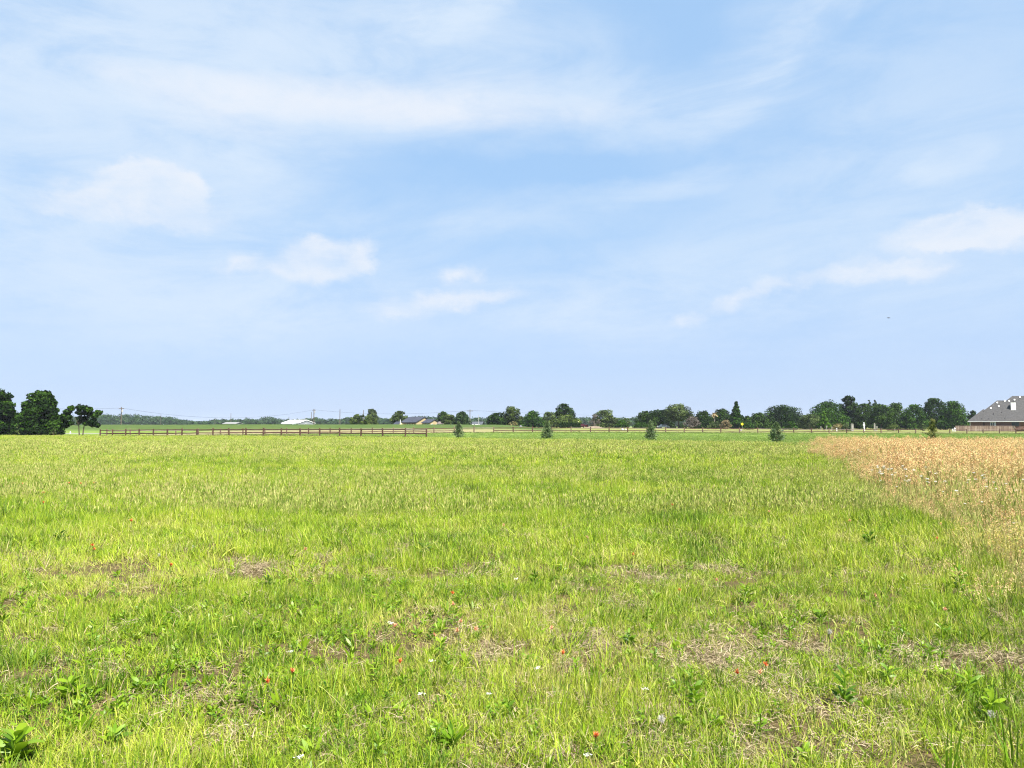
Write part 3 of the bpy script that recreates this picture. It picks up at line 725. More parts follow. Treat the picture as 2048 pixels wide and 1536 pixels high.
T('cedar_tree', 'broad blue-green cedar with two pointed tops left of the crossarm pole', 'tree', 903, 944, 823, 292, 'wide', 'blue', 5200, .40, .03, 10, nl=22)
# centre clump
T('broadleaf_tree', 'dark tree at the left end of the centre clump', 'tree', 974, 1012, 826, 290, 'round', 'dark', 4200, .42, .03, 11)
T('broadleaf_tree', 'tall feathery olive tree, highest on the left side of the centre clump', 'tree', 1001, 1045, 813.5, 300, 'round', 'olive', 5200, .42, .06, 12, nl=20)
T('shrub', 'small yellow-tan shrub at the foot of the tall feathery olive tree', 'shrub', 1018, 1034, 843, 272, 'open', 'straw', 700, .28, .15, 13, nl=7)
T('broadleaf_tree', 'green rounded tree in the middle of the centre clump', 'tree', 1040, 1090, 822, 292, 'wide', 'green', 5200, .42, .03, 14)
T('broadleaf_tree', 'grey-green tree between the green rounded tree and the tall dark one', 'tree', 1082, 1116, 824, 296, 'round', 'grey', 3400, .42, .03, 15)
T('broadleaf_tree', 'tall dark round-headed tree standing highest over the centre clump', 'tree', 1107, 1150, 807, 318, 'round', 'dark', 5600, .44, .22, 16, nl=22)
T('broadleaf_tree', 'low olive tree spreading in front of the tall round-headed tree', 'tree', 1098, 1162, 831, 285, 'wide', 'olive', 5200, .40, .04, 17)
T('broadleaf_tree', 'grey-green tree standing apart right of the centre clump', 'tree', 1186, 1234, 820, 288, 'round', 'grey', 5000, .42, .04, 18)
T('dead_tree', 'leafless grey brushy tree leaning against the grey-green tree', 'tree', 1178, 1200, 829, 282, 'open', 'dead', 800, .26, .05, 19, nl=9, bark=BARKG)
T('shrub', 'dark green bush right of the grey-green tree standing apart', 'shrub', 1229, 1258, 840, 280, 'wide', 'green', 1900, .34, .02, 20)
T('shrub', 'pale flowering bush behind the dark green bush', 'shrub', 1240, 1262, 836, 300, 'open', 'grey', 900, .34, .1, 21)
# right centre
T('broadleaf_tree', 'green tree at the left end of the right-hand tree row', 'tree', 1272, 1314, 822, 292, 'round', 'mid', 4600, .42, .05, 22)
T('shrub', 'dark bush at the left foot of the right-hand tree row', 'shrub', 1267, 1296, 844, 270, 'wide', 'green', 1700, .32, .02, 23)
T('broadleaf_tree', 'dark spreading tree left of the tree with a bare visible trunk', 'tree', 1297, 1348, 820, 296, 'round', 'dark', 5200, .42, .12, 24)
T('broadleaf_tree', 'tall grey-green tree with a bare visible trunk behind the third young cedar', 'tree', 1330, 1384, 808.5, 284, 'round', 'grey', 6200, .42, .30, 25, nl=22, trunk_r=.26)
T('shrub', 'grey twiggy bush right of the tree with a bare visible trunk', 'shrub', 1368, 1400, 833, 280, 'open', 'dead', 1700, .34, .04, 26)
T('broadleaf_tree', 'dark dome-shaped tree left of the palm', 'tree', 1382, 1432, 822, 296, 'wide', 'dark', 5600, .42, .02, 27, nl=20)
T('broadleaf_tree', 'dark dome-shaped tree behind and right of the palm', 'tree', 1418, 1472, 818, 304, 'wide', 'dark', 5600, .42, .02, 28, nl=20)
T('shrub', 'rounded grey-green bush in front of the palm trunk', 'shrub', 1415, 1446, 843, 268, 'wide', 'grey', 2000, .30, .02, 29)
T('shrub', 'pinkish tan bush between the palm and the pointed tree', 'shrub', 1440, 1462, 840, 266, 'open', 'tan', 1300, .30, .03, 30)
T('cypress_tree', 'pointed dark green cypress behind the yellow sign', 'tree', 1452, 1494, 803, 282, 'cone', 'green', 7500, .40, .04, 31, nl=34)
T('shrub', 'low green bush right of the yellow sign', 'shrub', 1488, 1510, 844, 268, 'wide', 'green', 1500, .30, .02, 32)
T('broadleaf_tree', 'dark green tree sloping up from the yellow sign', 'tree', 1490, 1542, 826, 298, 'wide', 'mid', 5000, .42, .02, 33)
T('broadleaf_tree', 'very wide dark dome-shaped tree behind the fourth young cedar', 'tree', 1516, 1612, 811, 306, 'wide', 'dark', 9500, .44, .02, 34, nl=30)
T('shrub', 'small green bush at the foot of the very wide dome-shaped tree', 'shrub', 1566, 1594, 843, 268, 'wide', 'green', 1600, .30, .02, 35)
T('broadleaf_tree', 'loose grey-green tree left of the bright yellow-green one', 'tree', 1598, 1642, 828, 276, 'open', 'grey', 3600, .38, .03, 36, nl=18)
T('young_tree', 'small bright yellow-green pyramid-shaped tree', 'tree', 1632, 1664, 822.5, 272, 'cone', 'bright', 3200, .34, .07, 37, nl=22)
T('broadleaf_tree', 'big mid-green tree rising behind the bright yellow-green one', 'tree', 1615, 1694, 803, 296, 'wide', 'green', 9000, .44, .08, 38, nl=28)
T('broadleaf_tree', 'tall square-topped dark tree, highest in the right-hand row', 'tree', 1679, 1719, 791.5, 300, 'tall', 'dark', 8000, .42, .05, 39, nl=26)
T('broadleaf_tree', 'olive-brown tree behind the white garden statue', 'tree', 1706, 1748, 807, 300, 'wide', 'mid', 5200, .42, .06, 40)
T('poplar_tree', 'slim dark poplar, left of the two narrow tops', 'tree', 1733, 1745, 800, 318, 'column', 'blue', 2200, .38, .1, 41, nl=18)
T('poplar_tree', 'slim dark poplar, right of the two narrow tops', 'tree', 1745, 1757, 800, 318, 'column', 'blue', 2200, .38, .1, 42, nl=18)
T('broadleaf_tree', 'dark olive tree with a visible trunk right of the white statue', 'tree', 1734, 1790, 808, 284, 'round', 'mid', 6500, .42, .2, 43, nl=22, trunk_r=.25)
T('broadleaf_tree', 'dark olive tree sloping down towards the gap in the row', 'tree', 1764, 1818, 806, 300, 'wide', 'mid', 6500, .42, .05, 44, nl=22)
T('broadleaf_tree', 'medium green tree at the left of the last clump before the house', 'tree', 1802, 1856, 809, 292, 'wide', 'green', 6500, .42, .04, 45, nl=22)
T('broadleaf_tree', 'very dark tall domed tree behind the fifth young cedar', 'tree', 1838, 1900, 796, 300, 'wide', 'dark', 9000, .42, .04, 46, nl=28)
T('broadleaf_tree', 'lighter green rounded tree left of the grey-roofed brick house', 'tree', 1880, 1938, 802, 282, 'wide', 'green', 8000, .42, .04, 47, nl=26)
T('broadleaf_tree', 'small dark tree peeking behind the left roof slope of the brick house', 'tree', 1936, 1958, 821, 305, 'round', 'dark', 2400, .40, .1, 48)
T('shrub', 'yellowish tan mounded shrub left of the stone gate pillar', 'shrub', 1664, 1690, 847.5, 266, 'wide', 'straw', 1500, .28, .02, 49)
T('shrub', 'grey-green bush just left of the stone gate pillar', 'shrub', 1682, 1700, 846.5, 264, 'wide', 'grey', 1200, .28, .02, 50)
T('shrub', 'flat-topped olive shrub under the dark olive tree', 'shrub', 1774, 1800, 847.5, 268, 'wide', 'olive', 1400, .28, .02, 51)
T('shrub', 'small pale shrub in front of the very dark domed tree', 'shrub', 1838, 1852, 848, 258, 'open', 'grey', 500, .26, .05, 52, nl=7)
T('shrub', 'hazy blue-green bush under the tree with a bare visible trunk', 'shrub', 1336, 1352, 845, 300, 'wide', 'blue', 900, .34, .02, 53)
T('shrub', 'hazy blue-green bush right of the bare visible trunk', 'shrub', 1356, 1374, 846, 300, 'wide', 'blue', 900, .34, .02, 54)

# understorey in the gaps of the row
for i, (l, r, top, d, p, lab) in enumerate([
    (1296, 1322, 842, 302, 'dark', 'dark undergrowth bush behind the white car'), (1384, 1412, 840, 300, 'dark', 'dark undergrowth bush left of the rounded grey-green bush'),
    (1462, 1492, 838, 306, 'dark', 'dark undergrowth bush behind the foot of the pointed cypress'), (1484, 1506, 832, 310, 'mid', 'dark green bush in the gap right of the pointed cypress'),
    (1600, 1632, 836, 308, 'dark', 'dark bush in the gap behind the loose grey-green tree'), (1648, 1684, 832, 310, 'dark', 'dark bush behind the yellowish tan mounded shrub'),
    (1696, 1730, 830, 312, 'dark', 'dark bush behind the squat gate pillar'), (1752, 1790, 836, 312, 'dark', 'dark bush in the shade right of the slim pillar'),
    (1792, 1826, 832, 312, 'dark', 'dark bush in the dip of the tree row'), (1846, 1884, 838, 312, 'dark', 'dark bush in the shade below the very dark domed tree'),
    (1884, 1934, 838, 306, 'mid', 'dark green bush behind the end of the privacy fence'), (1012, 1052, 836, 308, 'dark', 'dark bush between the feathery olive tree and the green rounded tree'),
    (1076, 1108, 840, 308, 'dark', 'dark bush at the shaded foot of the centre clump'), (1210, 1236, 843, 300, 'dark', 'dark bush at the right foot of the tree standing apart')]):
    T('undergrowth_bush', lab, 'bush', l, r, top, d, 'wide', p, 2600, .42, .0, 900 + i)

def hedge():
    d = 278.0; x0, x1 = P(1119, 850, d).x, P(1161, 850, d).x; g = zz((x0 + x1) / 2, d); H = P(1140, 846, d).z - g
    rng = np.random.default_rng(4); n = 2600
    t = thing('hedge', 'low clipped dark green hedge right of the centre clump', 'hedge', ((x0 + x1) / 2, d, g))
    w = (x1 - x0) / 2; pos = np.c_[rng.uniform(-w, w, n), rng.uniform(-.7, .7, n), rng.uniform(.02, H, n)]
    k = rng.integers(0, 3, n); pos[k == 0, 1] = -.7 + rng.normal(0, .05, (k == 0).sum()); pos[k == 1, 2] = H + rng.normal(0, .05, (k == 1).sum())
    V = []; 
    a = rng.normal(size=(n, 3)); a /= np.linalg.norm(a, axis=1)[:, None]; b = np.cross(a, rng.normal(size=(n, 3))); b /= np.linalg.norm(b, axis=1)[:, None]
    s = .15; V = np.stack([pos - a * s, pos + b * s, pos + a * s, pos - b * s], 1).reshape(-1, 3); V[:, 2] = np.maximum(V[:, 2], .01)
    bc = np.repeat(np.c_[np.clip(rng.normal(.5, .2, n), 0, 1), np.zeros(n), np.zeros(n)], 4, 0)
    obj('foliage', mesh('foliage', V, np.arange(4 * n).reshape(n, 4), fol('dark'), bc=bc), t)
hedge()

def palm():
    d = 280.0; cx = P(1429, 850, d).x; g = zz(cx, d); rng = np.random.default_rng(9)
    H = P(1429, 830, d).z - g
    t = thing('palm_tree', 'palm with drooping brown fronds in front of the dark domed trees', 'palm', (cx, d, g))
    b = MB(); b.tube([(0, 0, -.1), (.05, 0, H * .5), (0, 0, H)], [.26, .2, .2], 8); b.build('trunk', BARKG, t)
    V, bc = [], []
    for i in range(34):
        a = rng.uniform(0, 2 * math.pi); el = rng.uniform(-.5, 1.25); L = rng.uniform(1.3, 1.9); dry = 0.3 + .5 * (el < .5)
        p = np.array([0, 0, H]); v = np.array([math.cos(a) * math.cos(el), math.sin(a) * math.cos(el), math.sin(el)]); sd = np.array([-math.sin(a), math.cos(a), 0])
        w0 = .06
        for s in range(5):
            q = p + v * L / 5; w1 = [.2, .3, .3, .22, .04][s]
            V += [p - sd * w0, p + sd * w0, q + sd * w1, q - sd * w1]; bc += [(rng.uniform(.3, .8), 0, dry)] * 4
            p, w0 = q, w1; v = v + np.array([0, 0, -.28]); v /= np.linalg.norm(v)
    obj('frond', mesh('frond', V, np.arange(len(V)).reshape(-1, 4), fol('tan'), bc=bc), t)
palm()

def cedar(label, px, top, d, R, pal, seed, tilt=0.0, thin=False):
    """young cedar: upswept sprays round a stem, widest below"""
    rng = np.random.default_rng(seed); cx = P(px, 850, d).x; g = zz(cx, d); H = P(px, top, d).z - g
    t = thing('young_cedar', label, 'cedar', (cx, d, g), 0, 'row of young cedars')
    b = MB(); b.tube([(0, 0, -.1), (tilt * .4, 0, H * .5), (tilt, 0, H * .93)], [.05, .035, .012], 6); b.build('trunk', BARK, t)
    V, bc = [], []; nb = 150 if not thin else 95; rj = rng.uniform(1.15, 1.45)
    for i in range(nb):
        z = (i / nb) ** 1.25; zz0 = .12 + z * (H * .92 - .12); w = rj * R * (1.0 - .92 * z) ** .9 * (.66 + .5 * rng.random()) * (1 - .25 * max(0, .1 - z) / .1)
        if thin: w *= .7 + .6 * (math.sin(i * .55) > 0)
        a = rng.uniform(0, 6.283); up = .12 + .85 * z; dirv = np.array([math.cos(a), math.sin(a), up]); dirv /= np.linalg.norm(dirv)
        shade = rng.normal(.5, .18)
        for k in range(20):
            s = rng.uniform(.05, 1.0) ** .7; p = np.array([tilt * zz0 / H, 0, zz0]) + dirv * w * s + rng.normal(0, .035, 3)
            u = dirv * .5 + rng.normal(0, .5, 3) + np.array([0, 0, .5]); u /= np.linalg.norm(u)
            sd = np.cross(u, rng.normal(size=3)); sd /= np.linalg.norm(sd); L = rng.uniform(.10, .2); ww = rng.uniform(.025, .05)
            if p[2] < .03: continue
            V += [p - sd * ww * .5, p + sd * ww * .5 + u * L * .2, p + u * L, p - sd * ww + u * L * .35]
            bc += [(min(1, max(0, shade + rng.normal(0, .15) + .25 * (s - .6))), 0, 0)] * 4
    for k in range(16):     # leader
        p = np.array([tilt, 0, H * .88]) + rng.normal(0, .03, 3); u = np.array([rng.normal(0, .25), rng.normal(0, .25), 1]); L = H * .12; sd = np.array([1, .3, 0]) * .02
        V += [p - sd, p + sd, p + u * L * .8, p - sd + u * L * .5]; bc += [(.8, 0, 0.1)] * 4
    obj('crown', mesh('crown', V, np.arange(len(V)).reshape(-1, 4), fol(pal, .2), bc=bc), t)
cedar('small dark young cedar just right of the end of the nearer fence', 917, 842, 100, 0.67, 'cedar', 21)
cedar('young cedar with a pale pointed tip before the clump with the tall round-headed tree', 1094, 841, 90, 0.70, 'cedar', 22)
cedar('slim upright young cedar standing before the green and grey tree row', 1302, 840.5, 80, 0.61, 'cedar', 23)
cedar('dense pale-topped young cedar just left of the tan tall-grass patch', 1553, 843.5, 70.5, 0.69, 'cedar', 24)
cedar('ragged leaning brownish young cedar rising behind the tan tall grass', 1862, 838, 62, .62, 'cedar2', 25, .18, True)

def far_wood():
    """the wooded ridge on the horizon"""
    rng = np.random.default_rng(77)
    prof = [(-120, 834), (100, 834), (190, 834), (210, 827.5), (232, 832), (262, 828.5), (290, 832), (330, 834), (352, 837), (372, 841.5), (400, 842.5), (420, 841), (440, 838.5), (470, 839), (500, 838), (520, 839), (535, 833), (552, 838),
            (570, 840), (600, 840), (618, 837), (632, 835), (650, 838), (680, 838), (700, 835), (760, 837), (790, 837), (815, 834), (835, 832.5), (850, 833.5), (870, 835), (945, 836), (970, 836), (1150, 836.5), (1170, 834), (1200, 837), (1240, 835.5), (1260, 836.5), (1278, 832), (1320, 833), (1700, 836), (2200, 836)]
    prof = np.array(prof); lob = []
    for row, (d, k) in enumerate(((900, -1.5), (980, 0), (1060, .6))):
        px = -100.0
        while px < 2150:
            r = rng.uniform(2.5, 5.5); y = np.interp(px, prof[:, 0], prof[:, 1]) + rng.uniform(-.9, .9) - k * 1.0
            top = P(px, y, d).z; g = zz(0, 800); R = rng.uniform(4.0, 8.0)
            hz = max(1.6, (top - g) / 2)
            lob.append((P(px, y, d).x, d + rng.uniform(-15, 15), top - hz, R, R, hz)); px += R * F / d * 1.05
    V, Fq, bc = leaves(lob, 130000, 1.7, rng, .3, .5)
    V[:, 2] = np.maximum(V[:, 2], .3)
    o = obj('far_woods', mesh('far_woods', V, Fq, fol('far'), bc=bc)); o['kind'] = 'stuff'; o['label'] = 'hazy wooded ridge along the horizon'
far_wood()

# ------------------------------------------------------------------ small things by the trees
STONE = mat('pale_stone', (0.27, 0.255, 0.22), 0.9, (0.20, 0.19, 0.165), 3.0, .4)
GREYST = mat('grey_stone', (0.16, 0.165, 0.17), 0.9, (0.12, 0.123, 0.126), 3.0, .4)
def boulder(label, px, py, w, h, d, m, seed):
    rng = np.random.default_rng(seed); p = P(px, py, d); g = zz(p.x, d); b = MB(); V = []; ns, nr = 10, 6
    for i in range(nr):
        th = (i / (nr - 1)) * math.pi * .5
        for k in range(ns):
            a = 6.283 * k / ns; q = rng.uniform(.85, 1.12)
            V.append((w / 2 * math.cos(a) * math.cos(th) * q, w / 2.4 * math.sin(a) * math.cos(th) * q, max(-.05, h * math.sin(th) * q - .02)))
    Fc = [(i * ns + k, i * ns + (k + 1) % ns, (i + 1) * ns + (k + 1) % ns, (i + 1) * ns + k) for i in range(nr - 1) for k in range(ns)]
    b.add(V, Fc); o = b.build('boulder', m, None, (p.x, d, g), True); tag(o, label, 'boulder', 'boulders in the pale field')
boulder('grey boulder in the pale field right of the small yellow-tan shrub', 1041.5, 858, .85, .45, 222, GREYST, 1)
boulder('white boulder, larger of the pair below the dark green bush', 1245, 858, 1.0, .6, 225, mat('white_stone', (.38, .37, .34), .9, (.30, .29, .27), 2.0), 2)
boulder('white boulder, smaller of the pair below the dark green bush', 1251.5, 858, .7, .42, 226, MATS['white_stone'], 3)
boulder('pale pinkish boulder below the yellow sign', 1481.7, 859, .62, .7, 215, STONE, 4)
boulder('grey boulder right of the fourth young cedar', 1565, 858, .8, .45, 225, GREYST, 5)

def dirt_mound():
    d = 262.0; cx = P(1188, 850, d).x; g = zz(cx, d); V = []; Fc = []; rng = np.random.default_rng(3); nx, ny = 24, 10
    for j in range(ny):
        for i in range(nx):
            x = (i / (nx - 1) * 2 - 1); y = (j / (ny - 1) * 2 - 1); r = max(0, 1 - x * x - y * y)
            V.append((x * 3.6, y * 2.2, -.05 + .85 * r ** .8 + (rng.uniform(-.05, .05) if r > 0 else 0)))
    Fc = [(j * nx + i, j * nx + i + 1, (j + 1) * nx + i + 1, (j + 1) * nx + i) for j in range(ny - 1) for i in range(nx - 1)]
    o = obj('dirt_mound', mesh('dirt_mound', V, Fc, mat('bare_dirt', (.20, .155, .11), .95, (.14, .11, .08), 1.5, .4), smooth=True), None, (cx, d, g))
    tag(o, 'low mound of bare tan dirt left of the grey-green tree standing apart', 'dirt mound')
dirt_mound()

def pillar(label, px0, px1, py0, py1, d, ball=False):
    x0, x1 = P(px0, py1, d).x, P(px1, py1, d).x; cx = (x0 + x1) / 2; g = zz(cx, d); H = P(px0, py0, d).z - g; w = (x1 - x0) / 2
    t = thing('gate_pillar', label, 'pillar', (cx, d, g), 0, 'stone pillars under the trees')
    MB().box(-w * .8, w * .8, -w * .8, w * .8, .153, H - .15).build('shaft', STONE, t); MB().box(-w, w, -w, w, -.05, .15).build('base', STONE, t)
    c = MB(); c.box(-w, w, -w, w, H - .147, H - .03); c.lathe([(w * .9, H - .027), (w * .3, H + .1)], (0, 0, 0), 8); c.build('cap', STONE, t)
pillar('squat pale stone gate pillar left of the white statue', 1701.5, 1707, 848, 855, 262)
pillar('slim pale stone pillar right of the white statue', 1747.5, 1750.5, 847.5, 855, 262)

def statue(label, px, py0, py1, d, s=1.0, name='statue', group=None):
    p = P(px, py1, d); g = zz(p.x, d); H = P(px, py0, d).z - g
    t = thing(name, label, 'statue', (p.x, d, g), 0, group)
    b = MB(); b.box(-.22 * s, .22 * s, -.22 * s, .22 * s, -.05, .28 * s); b.build('pedestal', WHITE, t)
    h = H - .28 * s; b = MB()
    prof = [(.19, 0), (.21, .08), (.17, .25), (.14, .42), (.18, .52), (.15, .60), (.21, .70), (.20, .78), (.07, .82), (.06, .85), (.10, .88), (.115, .93), (.09, .98), (.03, 1.0)]
    b.lathe([(r * s * 1.35, .283 * s + z * h) for r, z in prof], (0, 0, 0), 12)
    for sx in (-1, 1): b.tube([(sx * .24 * s, 0, .28 * s + .74 * h), (sx * .32 * s, -.05, .28 * s + .58 * h), (sx * .12 * s, -.22 * s, .28 * s + .55 * h)], [.07 * s, .06 * s, .045 * s], 7)
    b.build('figure', WHITE, t, smooth=True)
statue('white garden statue on a pedestal under the dark trees', 1728, 844.5, 856, 262)
statue('small white garden ornament beside the corner of the privacy fence', 1909.5, 855, 861, 250, .8, 'garden_ornament', 'garden ornaments at the fence corner')
statue('lowest small white garden ornament left of the privacy fence corner', 1905.5, 857.5, 861, 250, .6, 'garden_ornament', 'garden ornaments at the fence corner')

def urn(label, px, py0, d, w):
    p = P(px, 855, d); g = zz(p.x, d); H = P(px, py0, d).z - g
    b = MB(); b.lathe([(w * .5, -.03), (w * .5, .06), (w * .22, .14), (w * .3, H * .4), (w * .62, H * .75), (w * .55, H * .93), (w * .66, H), (w * .5, H - .03)], (0, 0, 0), 12)
    o = b.build('garden_urn', STONE, None, (p.x, d, g), True); tag(o, label, 'garden urn', 'pale garden urns under the trees')
urn('small pale urn under the bright yellow-green tree', 1641.5, 852.8, 268, 0.35)
urn('pale urn right of the bright yellow-green tree', 1653, 851.3, 266, 0.39)
urn('pale urn beside the yellowish tan mounded shrub', 1663, 853.3, 264, 0.42)
urn('round pale urn right of the slim stone pillar', 1753, 852.3, 262, 0.56)
urn('pale urn right of the flat-topped olive shrub', 1789, 857.3, 258, 0.35)
def marker(label, px, py0, d):
    p = P(px, 860, d); g = zz(p.x, d); H = P(px, py0, d).z - g
    b = MB(); b.box(-.09, .09, -.09, .09, -.05, H - .08); b.add([(-.09, -.09, H - .077), (.09, -.09, H - .077), (.09, .09, H - .077), (-.09, .09, H - .077), (0, 0, H)], [(0, 1, 4), (1, 2, 4), (2, 3, 4), (3, 0, 4), (3, 2, 1, 0)])
    o = b.build('marker_post', WHITE, None, (p.x, d, g)); tag(o, label, 'marker post')
marker('short white marker post in the pale field below the tan mounded shrub', 1673.5, 856, 230)
marker('short white post standing at the roadside by the twin-trunked tree', 141, 862.5, 181)
marker('white post left of the yellow-tan house under the round olive tree', 800.5, 839, 318)

def sign():
    d = 262.0; p = P(1484.3, 848.2, d); g = zz(p.x, d); h = p.z - g
    t = thing('road_sign', 'yellow diamond road sign on a post below the pointed cypress', 'sign', (p.x, d, g))
    b = MB(); b.tube([(0, 0, -.1), (0, 0, h + .45)], [.04, .04], 6); b.build('post', POLEG, t)
    s = .5; b = MB(); b.add([(0, -.05, h - s), (s, -.05, h), (0, -.05, h + s), (-s, -.05, h), (0, -.075, h - s), (s, -.075, h), (0, -.075, h + s), (-s, -.075, h)],
                             [(0, 1, 2, 3), (7, 6, 5, 4), (0, 4, 5, 1), (1, 5, 6, 2), (2, 6, 7, 3), (3, 7, 4, 0)])
    b.build('panel', mat('sign_yellow', (.75, .60, .02), .5, (.68, .55, .02), 2.0), t)
    p2 = P(1157, 842.5, 282); g2 = zz(p2.x, 282); h2 = p2.z - g2
    t2 = thing('flag_marker', 'narrow pale yellow marker flag above the clipped hedge', 'marker', (p2.x, 282, g2))
    b = MB(); b.tube([(0, .03, -.1), (0, .03, h2)], [.03, .03], 6); b.build('pole', POLEG, t2)
    b = MB(); b.box(-.14, .14, -.04, -.003, h2 - .95, h2); b.build('flag', mat('pale_yellow', (.72, .66, .32), .7), t2)
sign()

def car(label, px0, px1, d, m, rz, cat='car'):
    cx = P((px0 + px1) / 2, 855, d).x; g = zz(cx, d); t = thing('parked_car', label, cat, (cx, d, g), rz, 'cars parked by the trees')
    prof = [(-2.2, .35), (-2.25, .75), (-1.9, .92), (-1.3, .98), (-.75, 1.45), (.7, 1.48), (1.35, 1.0), (2.1, .9), (2.25, .6), (2.2, .35)]
    V = []; n = len(prof)
    for sy in (-1, 1):
        for x, z in prof: V.append((x, sy * (.88 if z < 1.1 else .70), z))
    b = MB(); b.add(V, [tuple(range(n)), tuple(reversed(range(n, 2 * n)))] + [(k, k + n, (k + 1) % n + n, (k + 1) % n) for k in range(n)]); b.build('body', m, t)
    for sy in (-1, 1):
        b = MB(); y0, y1 = sy * .865, sy * .73
        b.add([(-1.15, y0, 1.03), (1.15, y0, 1.03), (.62, y1, 1.42), (-.68, y1, 1.42)], [(0, 1, 2, 3)]); b.build('side_window', DARKG, t)
    for x in (-1.35, 1.4):
        for sy in (-1, 1):
            w = MB(); w.tube([(x, sy * .72, .33), (x, sy * .93, .33)], [.33, .33], 14); wo = w.build('wheel', BLACK, t)
            w = MB(); w.tube([(x, sy * .931, .33), (x, sy * .95, .33)], [.19, .17], 10); w.build('rim', POLEG, wo)
car('white car parked under the trees behind the third young cedar', 1316, 1337, 288, mat('white_car_paint', (.78, .78, .78), .3, (.74, .74, .74), .5, spec=.5), .25)
car('dark maroon car parked right of the clipped hedge', 1160, 1175, 282, mat('maroon_car_paint', (.045, .012, .015), .3, (.04, .01, .013), .5, spec=.5), 1.0)

def bird():
    p = P(1777, 636, 70); b = MB()
    b.tube([(-.14, 0, 0), (-.05, 0, .01), (.05, 0, .015), (.12, 0, .02), (.16, 0, .02)], [.012, .035, .04, .025, .006], 8)
    for s in (-1, 1):
        b.add([(-.04, 0, .02), (.06, 0, .02), (.05, s * .12, .05), (-.03, s * .12, .05), (.0, s * .22, .01), (-.04, s * .2, .01)], [(0, 1, 2, 3), (3, 2, 4, 5)])
        b.add([(-.04, 0, .012), (.06, 0, .012), (.05, s * .12, .042), (-.03, s * .12, .042)], [(3, 2, 1, 0)])
    o = b.build('bird', BLACK, None, p); o.rotation_euler = (.2, 0, .4); tag(o, 'tiny dark bird flying high in the clear right part of the sky', 'bird')
bird()

# ------------------------------------------------------------------ grass
GREENS = ((0.054, 0.130, 0.005), (0.140, 0.252, 0.007), (0.262, 0.375, 0.012), (0.375, 0.435, 0.036), (0.43, 0.41, 0.12))
M_GRASS = leafmat('meadow_blades', GREENS, .27, patch=.60, patch_scale=.30)
M_SEED = leafmat('seed_stalks', ((0.16, 0.24, 0.03), (0.27, 0.34, 0.06), (0.42, 0.44, 0.12), (0.46, 0.40, 0.16)), .35, patch=.3, patch_scale=.15)
M_THATCH = leafmat('dead_thatch', ((0.11, 0.085, 0.042), (0.30, 0.24, 0.135), (0.47, 0.39, 0.26)), .15, patch=.2, patch_scale=.6)
M_WEED = leafmat('weed_leaves', ((0.050, 0.125, 0.006), (0.140, 0.265, 0.009), (0.265, 0.385, 0.018)), .42, patch=.2, patch_scale=.5, rough=.45, spec=.4)
M_TALL = leafmat('tall_dry_grass', ((0.15, 0.22, 0.02), (0.36, 0.37, 0.09), (0.56, 0.50, 0.20), (0.50, 0.36, 0.16)), .32, patch=.34, patch_scale=.3)
M_TAN = leafmat('rusty_seed_heads', ((0.47, 0.43, 0.17), (0.55, 0.40, 0.20), (0.55, 0.29, 0.13)), .35, patch=.34, patch_scale=.22)
M_YEL = leafmat('yellow_flowers', ((0.40, 0.37, 0.06), (0.52, 0.44, 0.08)), .3)
M_LAWN = leafmat('lawn_blades', ((0.11, 0.19, 0.03), (0.16, 0.25, 0.045), (0.21, 0.29, 0.06)), .35, patch=.25, patch_scale=.1)

class Plant:
    """gathers ribbons (blades, stems, leaves) with a colour per vertex into one mesh"""
    def __init__(s): s.V = []; s.B = []; s.M = []; s.n = 0; s.Fc = []
    def ribbon(s, P0, dirs, L, W, droop, segs, cv, dry, mi=0, shape='blade', rng=None, fold=0.0):
        """vectorised over n ribbons"""
        n = len(P0); u = dirs / np.linalg.norm(dirs, axis=1)[:, None]
        sd = np.cross(u, np.array([0, 0, 1.0]) + rng.normal(0, .35, (n, 3))); sd /= np.linalg.norm(sd, axis=1)[:, None] + 1e-9
        ang = rng.uniform(-1.2, 1.2, n)[:, None] if shape == 'blade' else rng.uniform(-.35, .35, n)[:, None]
        sd = sd * np.cos(ang) + np.cross(u, sd) * np.sin(ang)
        p = P0.copy(); rows = []
        for k in range(segs + 1):
            t = k / segs
            if shape == 'blade': w = (1 - t) ** .6 * .9 + .1 * (1 - t) + .03
            elif shape == 'leaf': w = math.sin(math.pi * min(1, .06 + t * .94)) ** .8 + .06
            elif shape == 'head': w = math.sin(math.pi * (.08 + .88 * t)) ** .6
            else: w = 1.0
            ww = (W * w * .5)[:, None]
            rows.append((p - sd * ww, p + sd * ww))
            if k < segs:
                p = p + u * (L / segs)[:, None]
                u = u + np.array([0, 0, -1.0]) * (droop / segs)[:, None]; u /= np.linalg.norm(u, axis=1)[:, None]
        V = np.stack([np.stack(r, 1) for r in rows], 1)            # n, segs+1, 2, 3
        base = s.n + np.arange(n)[:, None] * (2 * (segs + 1))
        for k in range(segs):
            s.Fc.append(np.stack([base[:, 0] + 2 * k, base[:, 0] + 2 * k + 1, base[:, 0] + 2 * k + 3, base[:, 0] + 2 * k + 2], 1)); s.M += [mi] * n
        s.V.append(V.reshape(-1, 3)); s.n += n * 2 * (segs + 1)
        c = np.stack([np.repeat(cv, 2 * (segs + 1)), np.zeros(n * 2 * (segs + 1)), np.repeat(dry, 2 * (segs + 1))], 1); s.B.append(c)
        return p, u
    def mesh(s, name, mats):
        return mesh(name, np.concatenate(s.V), np.concatenate(s.Fc), mats, s.M if len(mats) > 1 else None, np.concatenate(s.B), smooth=True)

